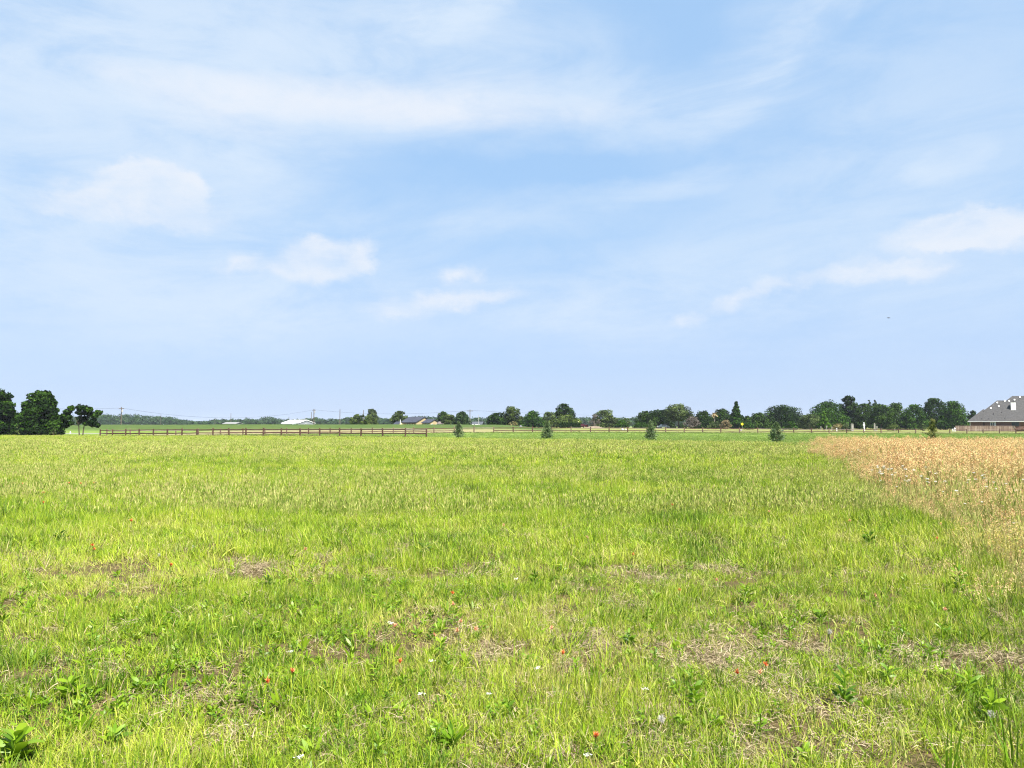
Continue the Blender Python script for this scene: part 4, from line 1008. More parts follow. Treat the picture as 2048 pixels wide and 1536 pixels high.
def rdir(n, rng, lean):
    a = rng.uniform(0, 6.283, n); l = np.abs(rng.normal(0, lean, n)); return np.stack([np.cos(a) * l, np.sin(a) * l, np.ones(n)], 1)
def disc(n, rng, r):
    a = rng.uniform(0, 6.283, n); q = r * np.sqrt(rng.random(n)); return np.stack([np.cos(a) * q, np.sin(a) * q, np.full(n, -.01)], 1)

def tuft(seed, n, r, h, w, lean=.35, droop=.9, dryp=.08, cv=.45, segs=3, name='tuft', m=M_GRASS):
    rng = np.random.default_rng(seed); p = Plant()
    dry = np.where(rng.random(n) < dryp, rng.uniform(.5, 1, n), rng.uniform(0, .10, n))
    p.ribbon(disc(n, rng, r), rdir(n, rng, lean), rng.uniform(h[0], h[1], n), rng.uniform(w[0], w[1], n), rng.uniform(.1, droop, n), segs, np.clip(rng.normal(cv, .2, n), 0, 1), dry, rng=rng)
    return p.mesh(name, [m])

def stalks(seed, n, r, h, w, headL, headW, lean=.2, droop=.35, name='stalk', mh=M_SEED, ms=M_SEED, nod=.6, leaf=0):
    rng = np.random.default_rng(seed); p = Plant(); z = np.zeros(n); L = rng.uniform(h[0], h[1], n)
    e, u = p.ribbon(disc(n, rng, r), rdir(n, rng, lean), L, np.full(n, w), rng.uniform(0, droop, n), 4, np.clip(rng.normal(.3, .2, n), 0, 1), z, 0, 'stem', rng)
    for rot in range(2):
        p.ribbon(e - u * .01, u + rng.normal(0, .05, (n, 3)), rng.uniform(headL * .7, headL * 1.3, n), np.full(n, headW), rng.uniform(.1, nod, n), 3, np.clip(rng.normal(.6, .25, n), 0, 1), z, 1, 'head', rng)
    if leaf: 
        q = disc(leaf, rng, r); p.ribbon(q, rdir(leaf, rng, .4), rng.uniform(h[0] * .4, h[0] * .9, leaf), np.full(leaf, w * 2.2), rng.uniform(.3, 1.2, leaf), 3, np.clip(rng.normal(.2, .2, leaf), 0, 1), np.zeros(leaf), 0, 'blade', rng)
    return p.mesh(name, [ms, mh])

def panicle(seed, n, r, h, name='panicle', w=.004, spk=14, sl=.03, sw=.012, leaf=8, ms=M_TALL, mh=M_TAN, spread=.06):
    """tall dry stalks carrying loose heads of many small spikelets"""
    rng = np.random.default_rng(seed); p = Plant(); z = np.zeros(n)
    L = rng.uniform(h[0], h[1], n); P0 = disc(n, rng, r); D = rdir(n, rng, .16)
    e, u = p.ribbon(P0, D, L, np.full(n, w), rng.uniform(0, .3, n), 4, np.clip(rng.normal(.45, .2, n), 0, 1), z, 0, 'stem', rng)
    k = np.repeat(np.arange(n), spk); m = n * spk; b = rng.random(m) * .34
    pos = e[k] - u[k] * (L[k] * b)[:, None] + rng.normal(0, 1, (m, 3)) * (spread * (.25 + b * 2.0))[:, None]
    p.ribbon(pos, rng.normal(0, .6, (m, 3)) + np.array([0, 0, .3]), rng.uniform(sl * .6, sl * 1.3, m), rng.uniform(sw * .7, sw * 1.2, m), rng.uniform(0, 1, m), 2, np.clip(rng.normal(.5, .28, m), 0, 1), np.zeros(m), 1, 'head', rng)
    if leaf:
        q = disc(leaf, rng, r); p.ribbon(q, rdir(leaf, rng, .35), rng.uniform(h[0] * .4, h[0] * .9, leaf), rng.uniform(.005, .010, leaf), rng.uniform(.3, 1.2, leaf), 3, np.clip(rng.normal(.2, .25, leaf), 0, 1), rng.uniform(0, .3, leaf), 0, 'blade', rng)
    return p.mesh(name, [ms, mh])

def rosette(seed, n, L, W, rise=.6, stem=0.0, name='weed', m=M_WEED, droop=.9, cv=.5):
    rng = np.random.default_rng(seed); p = Plant(); a = np.arange(n) * 2.4 + rng.uniform(-.3, .3, n)
    up = rng.uniform(rise * .5, rise * 1.5, n); D = np.stack([np.cos(a), np.sin(a), up], 1)
    P0 = np.stack([np.cos(a) * .006, np.sin(a) * .006, np.linspace(0, stem, n) + .005], 1)
    f = np.linspace(1, .65, n) if stem else np.ones(n)
    p.ribbon(P0, D, rng.uniform(L * .7, L * 1.15, n) * f, rng.uniform(W * .8, W * 1.2, n) * f, rng.uniform(droop * .5, droop * 1.3, n), 4, np.clip(rng.normal(cv, .2, n), 0, 1), np.zeros(n), 0, 'leaf', rng)
    if stem:
        p.ribbon(np.zeros((1, 3)), np.array([[0.03, .02, 1.0]]), np.array([stem * 1.03]), np.array([.006]), np.zeros(1), 2, np.array([.4]), np.zeros(1), 0, 'stem', rng)
    return p.mesh(name, [m])

def thatch(seed, n=90, r=.14, name='thatch'):
    rng = np.random.default_rng(seed); p = Plant(); D = rng.normal(size=(n, 3)); D[:, 2] = np.abs(D[:, 2]) * .35 + .05
    q = disc(n, rng, r); q[:, 2] = rng.uniform(0, .03, n)
    p.ribbon(q, D, rng.uniform(.02, .085, n), rng.uniform(.002, .0045, n), rng.uniform(0, 1.0, n), 3, np.clip(rng.normal(.55, .25, n), 0, 1), np.zeros(n), 0, 'blade', rng)
    return p.mesh(name, [M_THATCH])

def scatter(name, label, templates, X, Y, idx, scl, seed, sz=None, sink=0.0):
    """one object: every point carries an index, a turn and a size; geometry nodes set the plants"""
    rng = np.random.default_rng(seed); n = len(X)
    colt = bpy.data.collections.new(name + '_kinds')
    for i, me in enumerate(templates):
        colt.objects.link(bpy.data.objects.new('%s_kind_%02d' % (name, i), me))
    V = np.c_[X, Y, zf(X, Y) - sink].astype(np.float32)
    me = bpy.data.meshes.new(name); me.vertices.add(n); me.vertices.foreach_set('co', V.ravel()); me.update()
    a = me.attributes.new('kind_index', 'INT', 'POINT'); a.data.foreach_set('value', np.asarray(idx, np.int32))
    rot = np.c_[rng.normal(0, .17, n), rng.normal(0, .17, n), rng.uniform(0, 6.283, n)].astype(np.float32)
    a = me.attributes.new('turn', 'FLOAT_VECTOR', 'POINT'); a.data.foreach_set('vector', rot.ravel())
    s3 = np.c_[scl, scl, scl if sz is None else sz].astype(np.float32)
    a = me.attributes.new('size', 'FLOAT_VECTOR', 'POINT'); a.data.foreach_set('vector', s3.ravel())
    o = obj(name, me); o['kind'] = 'stuff'; o['label'] = label
    ng = bpy.data.node_groups.new(name, 'GeometryNodeTree')
    ng.interface.new_socket('Geometry', in_out='INPUT', socket_type='NodeSocketGeometry'); ng.interface.new_socket('Geometry', in_out='OUTPUT', socket_type='NodeSocketGeometry')
    N, L = ng.nodes, ng.links
    gi = N.new('NodeGroupInput'); go = N.new('NodeGroupOutput'); ip = N.new('GeometryNodeInstanceOnPoints'); ci = N.new('GeometryNodeCollectionInfo')
    ci.inputs['Collection'].default_value = colt; ci.inputs['Separate Children'].default_value = True; ci.inputs['Reset Children'].default_value = True
    def na(nm, tp):
        q = N.new('GeometryNodeInputNamedAttribute'); q.data_type = tp; q.inputs['Name'].default_value = nm; return q.outputs['Attribute']
    L.new(gi.outputs[0], ip.inputs['Points']); L.new(ci.outputs[0], ip.inputs['Instance']); ip.inputs['Pick Instance'].default_value = True
    L.new(na('kind_index', 'INT'), ip.inputs['Instance Index']); L.new(na('turn', 'FLOAT_VECTOR'), ip.inputs['Rotation']); L.new(na('size', 'FLOAT_VECTOR'), ip.inputs['Scale'])
    L.new(ip.outputs[0], go.inputs[0])
    md = o.modifiers.new('scatter', 'NODES'); md.node_group = ng
    return o

def spread(bands, seed, margin=3.0):
    """random points over the part of the field the view takes in, by distance band (d0, d1, points per square metre)"""
    rng = np.random.default_rng(seed); xs, ys = [], []
    for d0, d1, q in bands:
        w1 = .70 * d1 + margin; n = int(q * (d1 - d0) * 2 * w1)
        y = rng.uniform(d0, d1, n); x = rng.uniform(-w1, w1, n); k = np.abs(x) < .70 * y + margin
        xs.append(x[k]); ys.append(y[k])
    return np.concatenate(xs), np.concatenate(ys)

# zones -----------------------------------------------------------
EDGE = np.array([(2010, 6.4), (1950, 8.2), (1885, 10.3), (1835, 12.3), (1785, 14.5), (1730, 20.0), (1690, 27.0), (1652, 38.0), (1622, 48.0), (1612, 57.0)])
EDX = (EDGE[:, 0] - 1024) / F * EDGE[:, 1]
def in_tall(X, Y):
    """distance (m, rough) inside the patch of tall dry grass, negative outside"""
    e = np.interp(Y, EDGE[:, 1], EDX); e = np.where(Y < 6.4, EDX[0] + (6.4 - Y) * 2, e)
    e = e + 1.0 * (vnoise(X * .35, Y * .35, 31) - .5) * np.clip(Y / 15, .5, 1.6)
    return np.minimum(X - e, (lawn_line(X) - 3.0) - Y)
BARE = [(520, 1135, 70, 18), (225, 1338, 48, 13), (115, 1330, 32, 10), (965, 1320, 34, 16), (1215, 1298, 45, 12), (1320, 1425, 38, 14), (1300, 1475, 40, 22), (1835, 1333, 30, 9),
        (2015, 1418, 45, 20), (1245, 1222, 45, 12), (1330, 1285, 28, 13), (1430, 1290, 34, 12), (810, 1440, 45, 26), (1760, 1390, 34, 14), (1850, 1300, 45, 12), (650, 1500, 55, 18),
        (1640, 1300, 34, 11), (90, 1410, 34, 12), (380, 1400, 32, 12), (1130, 1340, 26, 12), (40, 1300, 30, 9), (1660, 1250, 26, 8), (1290, 1160, 60, 14), (880, 985, 70, 7), (1700, 1335, 40, 14), (460, 1490, 40, 16), (1090, 1480, 36, 18)]
BG = []
for bx, by, rx, ry in BARE:
    p = G(bx, by); BG.append((p.x, p.y, .85 * rx * p.y / F, .85 * ry * p.y ** 2 / (F * CAMZ)))
def bare(X, Y):
    r = np.zeros_like(X)
    for cx, cy_, rx, ry in BG:
        r = np.maximum(r, np.exp(-(((X - cx) / rx) ** 2 + ((Y - cy_) / ry) ** 2)))
    n = fbm(X * 1.3, Y * 1.3, 41)
    r = np.maximum(r, sst(.62, .76, n) * .45 * (1 - sst(10, 22, Y)) * (.55 + .45 * sst(-2.5, 1.5, X)))
    return r
WEEDS = [(1390, 1415, 'bushy bright green weed with broad pointed leaves right of the large fluffy seed head', 1.0, 14, .11, .032, .10), (1258, 1285, 'dark glossy leafy weed right of a pale dead patch', .9, 12, .09, .032, .07),
         (1152, 1347, 'small pale green branching weed left of the upright grass clump', .8, 10, .08, .026, .10), (1365, 1455, 'leafy sprawling weed just below the bushy bright green one', .8, 10, .10, .036, .05),
         (1492, 1200, 'fern-like bright green weed below the large coral flower', 1.2, 16, .10, .018, .10), (1920, 1178, 'wide bright green weed spreading at the foot of the tall patch', 1.5, 18, .10, .020, .10),
         (1985, 1432, 'broad green leafy weed beside the bare patch in the lower right corner', 1.0, 12, .12, .034, .08), (1938, 1388, 'upright lance-leaved weed above the corner bare patch', 1.0, 13, .13, .024, .10),
         (1642, 1236, 'very dark low weed above a small fluffy seed head', 1.0, 14, .10, .022, .05), (1690, 1402, 'tall dark green weed clump left of the lower right bare ground', 1.1, 14, .11, .024, .13),
         (1778, 1358, 'light green weed with two long leaves below a pale dead spot', .9, 10, .12, .024, .06), (905, 1488, 'clump of broad upright leaves at the bottom edge, centre-left', 1.0, 10, .14, .028, .02),
         (278, 1382, 'broad-leaved weed in front of the left dead patch', 1.0, 10, .10, .036, .04), (228, 1482, 'bright green weed with stiff upright leaves at the lower left', .9, 10, .11, .034, .03), (138, 1392, 'wide spreading green weed between two brown spots at the left', 1.1, 14, .10, .034, .06),
         (28, 1512, 'large-leaved weed in the bottom left corner', 1.2, 12, .14, .042, .06), (120, 1076, 'dark spiky weed alone in the left meadow', 1.5, 12, .11, .018, .05), (850, 1100, 'small dark weed beyond the bare grey-tan patch', 1.4, 9, .11, .020, .05),
         (1740, 1082, 'dark star-shaped weed in bright grass left of the tan patch', 1.6, 10, .12, .024, .05), (1070, 1160, 'dark star-shaped weed near the centre beside a cream bloom', 1.2, 9, .10, .020, .05), (1795, 1300, 'small round-leaved bright green weed at the right', .8, 9, .06, .034, .04), (535, 1170, 'dark leafy weed at the lower rim of the bare grey-tan patch', 1.2, 12, .10, .022, .06)]
def weed_room(X, Y):
    r = np.zeros_like(X)
    for x, y, _l, sc_, *_ in WEEDS:
        p = G(x, y + 12); r = np.maximum(r, .95 * np.exp(-(((X - p.x) ** 2 + (Y - p.y + .04) ** 2) / (.11 * sc_) ** 2)))
    return r
def is_meadow(X, Y):
    near = np.array(near_sp); lim = np.interp(X, near[:, 0], near[:, 1] + .5)
    lim = np.where(X < near[0, 0], 150, lim); lim = np.where(X > -11.5, lawn_line(X) + 3.0 * (vnoise(X * .3, Y * 0, 9) - .5), np.minimum(lim, 160))
    return Y < lim

def grow():
    rng = np.random.default_rng(100)
    # ---- green blades
    near_t = [tuft(200 + i, 28, .075, (.04, .13), (.0024, .005), .75, 1.5, .08, .42) for i in range(5)] + \
             [tuft(210 + i, 16, .065, (.06, .16), (.004, .008), .6, 1.4, .04, .36) for i in range(4)] + \
             [tuft(220 + i, 26, .08, (.04, .11), (.002, .0045), .9, 1.3, .35, .66) for i in range(3)]
    mid_t = [tuft(230 + i, 44, .16, (.08, .20), (.005, .012), .55, 1.2, .08, .45) for i in range(4)]
    far_t = [tuft(240 + i, 64, .42, (.08, .19), (.014, .034), .5, 1.1, .10, .5) for i in range(4)]
    nn, nm = len(near_t), len(mid_t)
    X, Y = spread([(2.6, 5, 560), (5, 8, 380), (8, 13, 200), (13, 22, 64), (22, 40, 24), (40, 70, 7.5), (70, 152, 2.6)], 1)
    k = is_meadow(X, Y) & (in_tall(X, Y) < .25); X, Y = X[k], Y[k]
    br = np.maximum(bare(X, Y), weed_room(X, Y)); cl = fbm(X * 2.2, Y * 2.2, 51)
    keep = rng.random(len(X)) < np.clip((1 - br * .80) * (.22 + 1.3 * sst(.34, .60, cl) + sst(14, 30, Y)), 0, 1); X, Y = X[keep], Y[keep]
    n = len(X); dry = fbm(X * .5, Y * .5, 61)
    w = rng.random(n); pick = np.where(w < .46 - .3 * sst(.45, .65, dry), rng.integers(0, 5, n), np.where(w < .80 - .45 * sst(.45, .65, dry), rng.integers(5, 9, n), rng.integers(9, nn, n)))
    lim1 = 11 + rng.uniform(-3, 3, n); lim2 = 36 + rng.uniform(-6, 6, n)
    idx = np.where(Y < lim1, pick, np.where(Y < lim2, nn + rng.integers(0, nm, n), nn + nm + rng.integers(0, 4, n)))
    sc = rng.uniform(.7, 1.25, n) * (.82 + .4 * fbm(X * .7, Y * .7, 71)); sz = sc * (.40 + .75 * fbm(X * .45, Y * .45, 81) + .55 * sst(.4, .75, fbm(X * 1.7, Y * 1.7, 83))) * (1 - .45 * sst(45, 95, Y))
    scatter('meadow_grass', 'green meadow grass over the whole near field', near_t + mid_t + far_t, X, Y, idx, sc, 5, sz)
    # ---- pale seed stalks
    s_near = [stalks(300 + i, 4, .07, (.10, .24), .0020, .035, .0050, .32, .7) for i in range(4)] + [stalks(306 + i, 2, .05, (.16, .30), .0024, .050, .0075, .3, .9, nod=1.6) for i in range(2)]
    s_mid = [stalks(310 + i, 9, .16, (.16, .34), .004, .06, .014, .2, .5) for i in range(3)]
    s_far = [stalks(320 + i, 18, .42, (.14, .26), .010, .08, .030, .25, .4) for i in range(3)]
    X, Y = spread([(2.8, 6, 26), (6, 10, 30), (10, 16, 26), (16, 26, 12), (26, 45, 5.5), (45, 75, 2.8), (75, 152, 1.1)], 2)
    k = is_meadow(X, Y) & (in_tall(X, Y) < .1); X, Y = X[k], Y[k]
    pn = fbm(X * .22, Y * .22, 91); keep = rng.random(len(X)) < np.clip(.15 + 1.0 * sst(.38, .62, pn) + .3 * sst(25, 60, Y), 0, 1) * (1 - .6 * bare(X, Y)) * np.where(Y < 9, .25 + .75 * sst(-1.2, 1.0, X), 1); X, Y = X[keep], Y[keep]
    n = len(X); idx = np.where(Y < 13, rng.integers(0, 6, n), np.where(Y < 38, 6 + rng.integers(0, 3, n), 9 + rng.integers(0, 3, n)))
    ss = rng.uniform(.75, 1.25, n)
    scatter('seed_grass', 'pale seed stalks standing in the meadow grass', s_near + s_mid + s_far, X, Y, idx, ss, 6, ss * (1 - .5 * sst(45, 95, Y)))
    # ---- dead thatch
    X, Y = spread([(2.6, 6, 110), (6, 12, 60), (12, 24, 16)], 3)
    k = (in_tall(X, Y) < .6); X, Y = X[k], Y[k]; br = bare(X, Y)
    keep = rng.random(len(X)) < np.clip(br * 1.7 + .05 + .25 * sst(.5, .7, fbm(X * .9, Y * .9, 45)) * sst(-1.5, 1.0, X), 0, 1); X, Y = X[keep], Y[keep]; n = len(X)
    scatter('dry_thatch', 'dead pinkish tan thatch in the bare spots', [thatch(400 + i) for i in range(4)], X, Y, rng.integers(0, 4, n), rng.uniform(.7, 1.2, n) * (1 + Y * .02), 7)
    # ---- leafy ground cover
    cov = [rosette(420 + i, 9, .05, .016, 1.1, .03) for i in range(3)] + [rosette(425 + i, 10, .07, .022, 1.2, .04, cv=.7) for i in range(3)] + [rosette(430 + i, 14, .06, .017, .8, .11) for i in range(3)] + [rosette(435 + i, 7, .11, .020, 1.9, .02, droop=.7, cv=.75) for i in range(2)]
    X, Y = spread([(2.6, 5, 100), (5, 8, 64), (8, 13, 26), (13, 22, 6)], 4)
    k = (in_tall(X, Y) < .2); X, Y = X[k], Y[k]
    pn = fbm(X * .8, Y * .8, 111); keep = rng.random(len(X)) < np.clip(sst(.44, .62, pn) * (.40 + 1.2 * (1 - sst(-2.2, .3, X)) * (1 - sst(6, 11, Y))) + .07, 0, 1); X, Y = X[keep], Y[keep]; n = len(X)
    scatter('ground_cover', 'small leafy green weeds woven through the grass', cov, X, Y, rng.integers(0, len(cov), n), rng.uniform(.45, 1.15, n), 8)
    # ---- tall patch
    t_n = [panicle(500 + i, 4, .09, (.30, .62), w=.006, spk=24, sl=.036, sw=.012) for i in range(3)] + [panicle(505 + i, 4, .1, (.40, .78), w=.006, spk=26, sl=.036, sw=.014) for i in range(3)]
    t_g = [stalks(510 + i, 7, .1, (.30, .66), .006, .11, .016, .3, .6, mh=M_SEED, ms=M_TALL, leaf=16) for i in range(3)]
    t_f = [panicle(520 + i, 11, .26, (.42, .85), w=.007, spk=34, sl=.05, sw=.018, leaf=14, spread=.08) for i in range(4)]
    t_y = [tuft(530 + i, 44, .13, (.20, .58), (.004, .009), .5, 1.1, .40, .80, m=M_TALL) for i in range(3)]
    X, Y = spread([(5.2, 10, 58), (10, 15, 40), (15, 24, 26), (24, 40, 15), (40, 70, 9)], 5)
    ins = in_tall(X, Y) + rng.normal(0, .25, len(X)); k = ins > 0; X, Y, ins = X[k], Y[k], ins[k]; n = len(X)
    rust = fbm(X * .25, Y * .25, 121) + .22 * sst(13, 22, Y) - .42 * sst(33, 48, Y) - .10
    w = rng.random(n); isr = w < np.clip(sst(.36, .66, rust) * .68 + .16 + .34 * (1 - sst(12, 20, Y)), 0, .80) * (.45 + .55 * sst(0, 1.8, ins))
    idx = np.where(isr, np.where(Y < 17, rng.integers(0, 6, n), 9 + rng.integers(0, 4, n)), np.where(w > .55, 6 + rng.integers(0, 3, n), 13 + rng.integers(0, 3, n)))
    sc = rng.uniform(.75, 1.2, n) * (.62 + .38 * sst(0, 1.6, ins)) * (.82 + .22 * sst(10, 24, Y))
    scatter('tall_grass', 'patch of tall tan and rust-coloured seeding grass at the right', t_n + t_g + t_f + t_y, X, Y, idx, sc, 9)
    # ---- yellow flowering weed at the right edge
    X, Y = rng.normal(6.2, .55, 150), rng.normal(8.8, .7, 150); k = (in_tall(X, Y) > -.2); X, Y = X[k], Y[k]; n = len(X)
    scatter('yellow_weed', 'yellow flowering weed massed at the right edge', [panicle(540 + i, 4, .06, (.25, .45), spk=14, sl=.014, sw=.008, leaf=10, ms=M_TALL, mh=M_YEL) for i in range(3)], X, Y, rng.integers(0, 3, n), rng.uniform(.7, 1.1, n), 10)
    # ---- mown strip and fence foot
    lt = [tuft(550 + i, 60, .6, (.05, .10), (.02, .045), .5, .9, .04, .5, m=M_LAWN) for i in range(3)]
    X, Y = spread([(36, 60, 4), (60, 100, 2.2), (100, 190, 1.0)], 6)
    fl = np.where(X > -15, 148 + .245 * X, 148 + .23 * (X + 15) - .245 * 15)
    k = (~is_meadow(X, Y)) & (Y < fl + 1); X, Y = X[k], Y[k]; n = len(X)
    scatter('lawn_grass', 'short mown green grass before the long fence', lt, X, Y, rng.integers(0, 3, n), rng.uniform(.7, 1.2, n), 11)
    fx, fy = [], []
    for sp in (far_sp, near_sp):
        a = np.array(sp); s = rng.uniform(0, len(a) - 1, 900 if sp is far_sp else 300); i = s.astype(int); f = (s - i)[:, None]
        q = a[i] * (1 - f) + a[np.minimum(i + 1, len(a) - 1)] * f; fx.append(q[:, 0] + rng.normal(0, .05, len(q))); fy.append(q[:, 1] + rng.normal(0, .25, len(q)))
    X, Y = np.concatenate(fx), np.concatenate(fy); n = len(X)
    dk = leafmat('fence_foot_blades', ((0.035, 0.06, 0.014), (0.06, 0.095, 0.022), (0.13, 0.14, 0.05)), .25)  # blades coloured darker than the lawn, in tufts along both fence lines
    scatter('fence_grass', 'dark grass tufts along the foot of the fences', [tuft(560 + i, 50, .4, (.10, .24), (.02, .04), .4, .8, .1, .45, m=dk) for i in range(3)], X, Y, rng.integers(0, 3, n), rng.uniform(.6, 1.2, n), 12)
grow()

# ------------------------------------------------------------------ flowers and big weeds, one by one
M_STEM = leafmat('flower_stems', ((0.10, 0.17, 0.03), (0.16, 0.22, 0.05)), .3)
M_RED = leafmat('red_bracts', ((0.62, 0.10, 0.02), (0.70, 0.17, 0.04), (0.72, 0.36, 0.17)), .35)
M_SAL = leafmat('salmon_bracts', ((0.66, 0.27, 0.12), (0.70, 0.40, 0.22), (0.72, 0.56, 0.38)), .35)
M_WHT = leafmat('white_petals', ((0.66, 0.65, 0.58), (0.74, 0.73, 0.68)), .3)
M_FLUFF = leafmat('seed_fluff', ((0.50, 0.48, 0.43), (0.60, 0.58, 0.53)), .4)

def brush_parts(seed, m):
    rng = np.random.default_rng(seed); s = Plant(); H = .20
    s.ribbon(np.zeros((2, 3)), np.array([[.03, .0, 1.0], [.03, .0, 1.0]]), np.array([H, H]), np.array([.004, .004]), np.zeros(2), 3, np.array([.4, .4]), np.zeros(2), 0, 'stem', rng)
    n = 9; q = np.zeros((n, 3)); q[:, 2] = rng.uniform(.02, H * .8, n); q[:, 0] = .03 * q[:, 2]
    s.ribbon(q, rdir(n, rng, .9), rng.uniform(.03, .05, n), np.full(n, .006), rng.uniform(0, .6, n), 3, rng.random(n), np.zeros(n), 0, 'leaf', rng)
    f = Plant(); n = 26; q = np.zeros((n, 3)); q[:, 2] = H - .02 + rng.random(n) * .025; q[:, 0] = .03 * H
    f.ribbon(q, rdir(n, rng, 1.1), rng.uniform(.020, .036, n), rng.uniform(.008, .014, n), rng.uniform(-.2, .6, n), 3, rng.random(n), np.zeros(n), 0, 'leaf', rng)
    return s.mesh('stem', [M_STEM]), f.mesh('blossom', [m])
def flat_parts(seed, kind):
    rng = np.random.default_rng(seed); s = Plant(); H = {'daisy': .13, 'fluff': .11, 'umbel': .52}[kind]
    s.ribbon(np.zeros((2, 3)), np.array([[.04, .02, 1.0]] * 2), np.array([H, H]), np.array([.003, .003]), np.zeros(2), 3, np.array([.4, .4]), np.zeros(2), 0, 'stem', rng)
    top = np.array([.04, .02, 1.0]) / math.sqrt(1.002) * H; f = Plant()
    if kind == 'daisy':
        n = 30; q = top + np.c_[rng.normal(0, .010, (n, 2)), rng.normal(0, .003, n)]; D = rng.normal(0, 1, (n, 3)); D[:, 2] = np.abs(D[:, 2]) * .5 + .1
        f.ribbon(q, D, np.full(n, .012), np.full(n, .007), np.zeros(n), 2, rng.random(n), np.zeros(n), 0, 'leaf', rng); m = M_WHT
    elif kind == 'umbel':
        n = 70; a = rng.uniform(0, 6.28, n); r = .022 * np.sqrt(rng.random(n)); q = top + np.c_[np.cos(a) * r, np.sin(a) * r, rng.normal(0, .004, n)]
        D = rng.normal(0, 1, (n, 3)); D[:, 2] = np.abs(D[:, 2]) * .5 + .2
        f.ribbon(q, D, np.full(n, .010), np.full(n, .007), np.zeros(n), 2, rng.random(n), np.zeros(n), 0, 'leaf', rng); m = M_WHT
        k = 14; a = rng.uniform(0, 6.28, k); e = np.c_[np.cos(a) * .03, np.sin(a) * .03, np.full(k, .05)]
        s.ribbon(np.repeat((top - [0, 0, .06])[None], k, 0), e, np.full(k, .062), np.full(k, .0016), np.zeros(k), 1, np.full(k, .4), np.zeros(k), 0, 'stem', rng)
        b = 8; q = np.zeros((b, 3)); q[:, 2] = rng.uniform(.05, H * .7, b); s.ribbon(q, rdir(b, rng, .8), rng.uniform(.05, .1, b), np.full(b, .008), rng.uniform(.2, 1, b), 3, rng.random(b), np.zeros(b), 0, 'leaf', rng)
    else:
        n = 160; D = rng.normal(size=(n, 3)); D /= np.linalg.norm(D, axis=1)[:, None]; f.ribbon(np.repeat(top[None], n, 0) + D * .006, D, np.full(n, .024), np.full(n, .0032), np.zeros(n), 2, rng.random(n), np.zeros(n), 0, 'head', rng); m = M_FLUFF
    return s.mesh('stem', [M_STEM]), f.mesh('blossom', [m])

PROTO = {'red': [brush_parts(600 + i, M_RED) for i in range(3)], 'salmon': [brush_parts(610 + i, M_SAL) for i in range(3)],
         'daisy': [flat_parts(620 + i, 'daisy') for i in range(2)], 'fluff': [flat_parts(630, 'fluff')], 'umbel': [flat_parts(640 + i, 'umbel') for i in range(3)]}
FR = np.random.default_rng(55)
def flower(name, label, cat, group, kind, pos, s):
    parts = PROTO[kind][FR.integers(len(PROTO[kind]))]
    t = thing(name, label, cat, pos, FR.uniform(0, 6.28), group); t.scale = (s, s, s); t.rotation_euler = (FR.normal(0, .08), FR.normal(0, .08), FR.uniform(0, 6.28))
    obj('stem', parts[0], t); obj('blossom', parts[1], t)
def by_top(px, py, h):
    """base of a plant h metres tall whose top shows at pixel (px, py)"""
    d = 8.0
    for _ in range(20):
        v = P(px, py, 1.0) - Vector((0, 0, CAMZ)); d = (CAMZ - h - zz(v.x * d, d)) / max(-v.z, 1e-4)
    return (v.x * d, d, zz(v.x * d, d))
BR = [(543, 1361, 'red', 'large orange-red paintbrush flower in the lower left, nearest of its pair'), (587, 1339, 'red', 'red paintbrush flower with a pale base just behind the nearest lower left one'),
      (795, 1323, 'red', 'single orange-red paintbrush flower in bright grass left of a dead brown patch'), (909, 1184, 'red', 'vivid red paintbrush flower standing topmost over a line of salmon ones'),
      (906, 1208, 'salmon', 'faint pale pink flower just below the vivid red paintbrush'), (917, 1241, 'salmon', 'salmon paintbrush flower, upper of a stacked pair in mid-meadow'),
      (921, 1261, 'salmon', 'salmon paintbrush flower, lower of a stacked pair in mid-meadow'), (958, 1256, 'salmon', 'wide coral paintbrush flower right of the stacked salmon pair'),
      (877, 1267, 'salmon', 'small orange bloom left of the stacked salmon pair'), (792, 1251, 'salmon', 'salmon bloom beside a tiny white one in the centre-left meadow'),
      (1437, 1159, 'salmon', 'large coral-orange paintbrush flower standing alone right of centre'), (1358, 1179, 'red', 'small flat orange-red bloom left of the large coral one'),
      (1101, 1256, 'salmon', 'little coral bloom low in olive grass near the centre'), (1124, 1303, 'red', 'slim red bloom in green grass below the little coral one'),
      (1477, 1343, 'red', 'largest red and white paintbrush flower at the lower right'), (1530, 1330, 'red', 'orange bloom, upper of two right of the largest red flower'),
      (1520, 1343, 'salmon', 'cream and coral bloom, lower of two right of the largest red flower'), (1185, 1465, 'red', 'orange-red flower bud closest to the bottom edge at centre'),
      (1748, 1189, 'salmon', 'pink bloom on a thin stem left of the leafy weeds at the right'), (1890, 1219, 'salmon', 'coral bloom among drooping seed heads at the right'),
      (188, 1101, 'red', 'orange-red bloom, front one of a close pair at the left'), (192, 1092, 'red', 'orange-red bloom, rear one of a close pair at the left'),
      (340, 1133, 'red', 'lone red speck of a flower left of the bare grey-tan patch'), (617, 1101, 'salmon', 'coral speck of a flower above the bare grey-tan patch'),
      (1005, 1052, 'salmon', 'orange speck of a flower right of the small dark weed in mid-meadow'), (1537, 1025, 'salmon', 'orange bloom in yellow-green grass well left of the tan patch'),
      (1881, 1051, 'salmon', 'orange bloom inside the tan patch, rear of two'), (1877, 1080, 'red', 'dark orange bloom inside the tan patch, front of two'), (1700, 1044, 'salmon', 'peach bloom at the front left border of the tan patch'),
      (1177, 1077, 'salmon', 'coral speck in short green grass right of centre'), (1262, 1112, 'red', 'red speck of a flower between the two coral ones right of centre')]
for x, y, k, lab in BR: flower('paintbrush_flower', lab, 'wildflower', 'orange-red wildflowers in the meadow', k, by_top(x, y, .15), .74 if y > 1150 else .85)
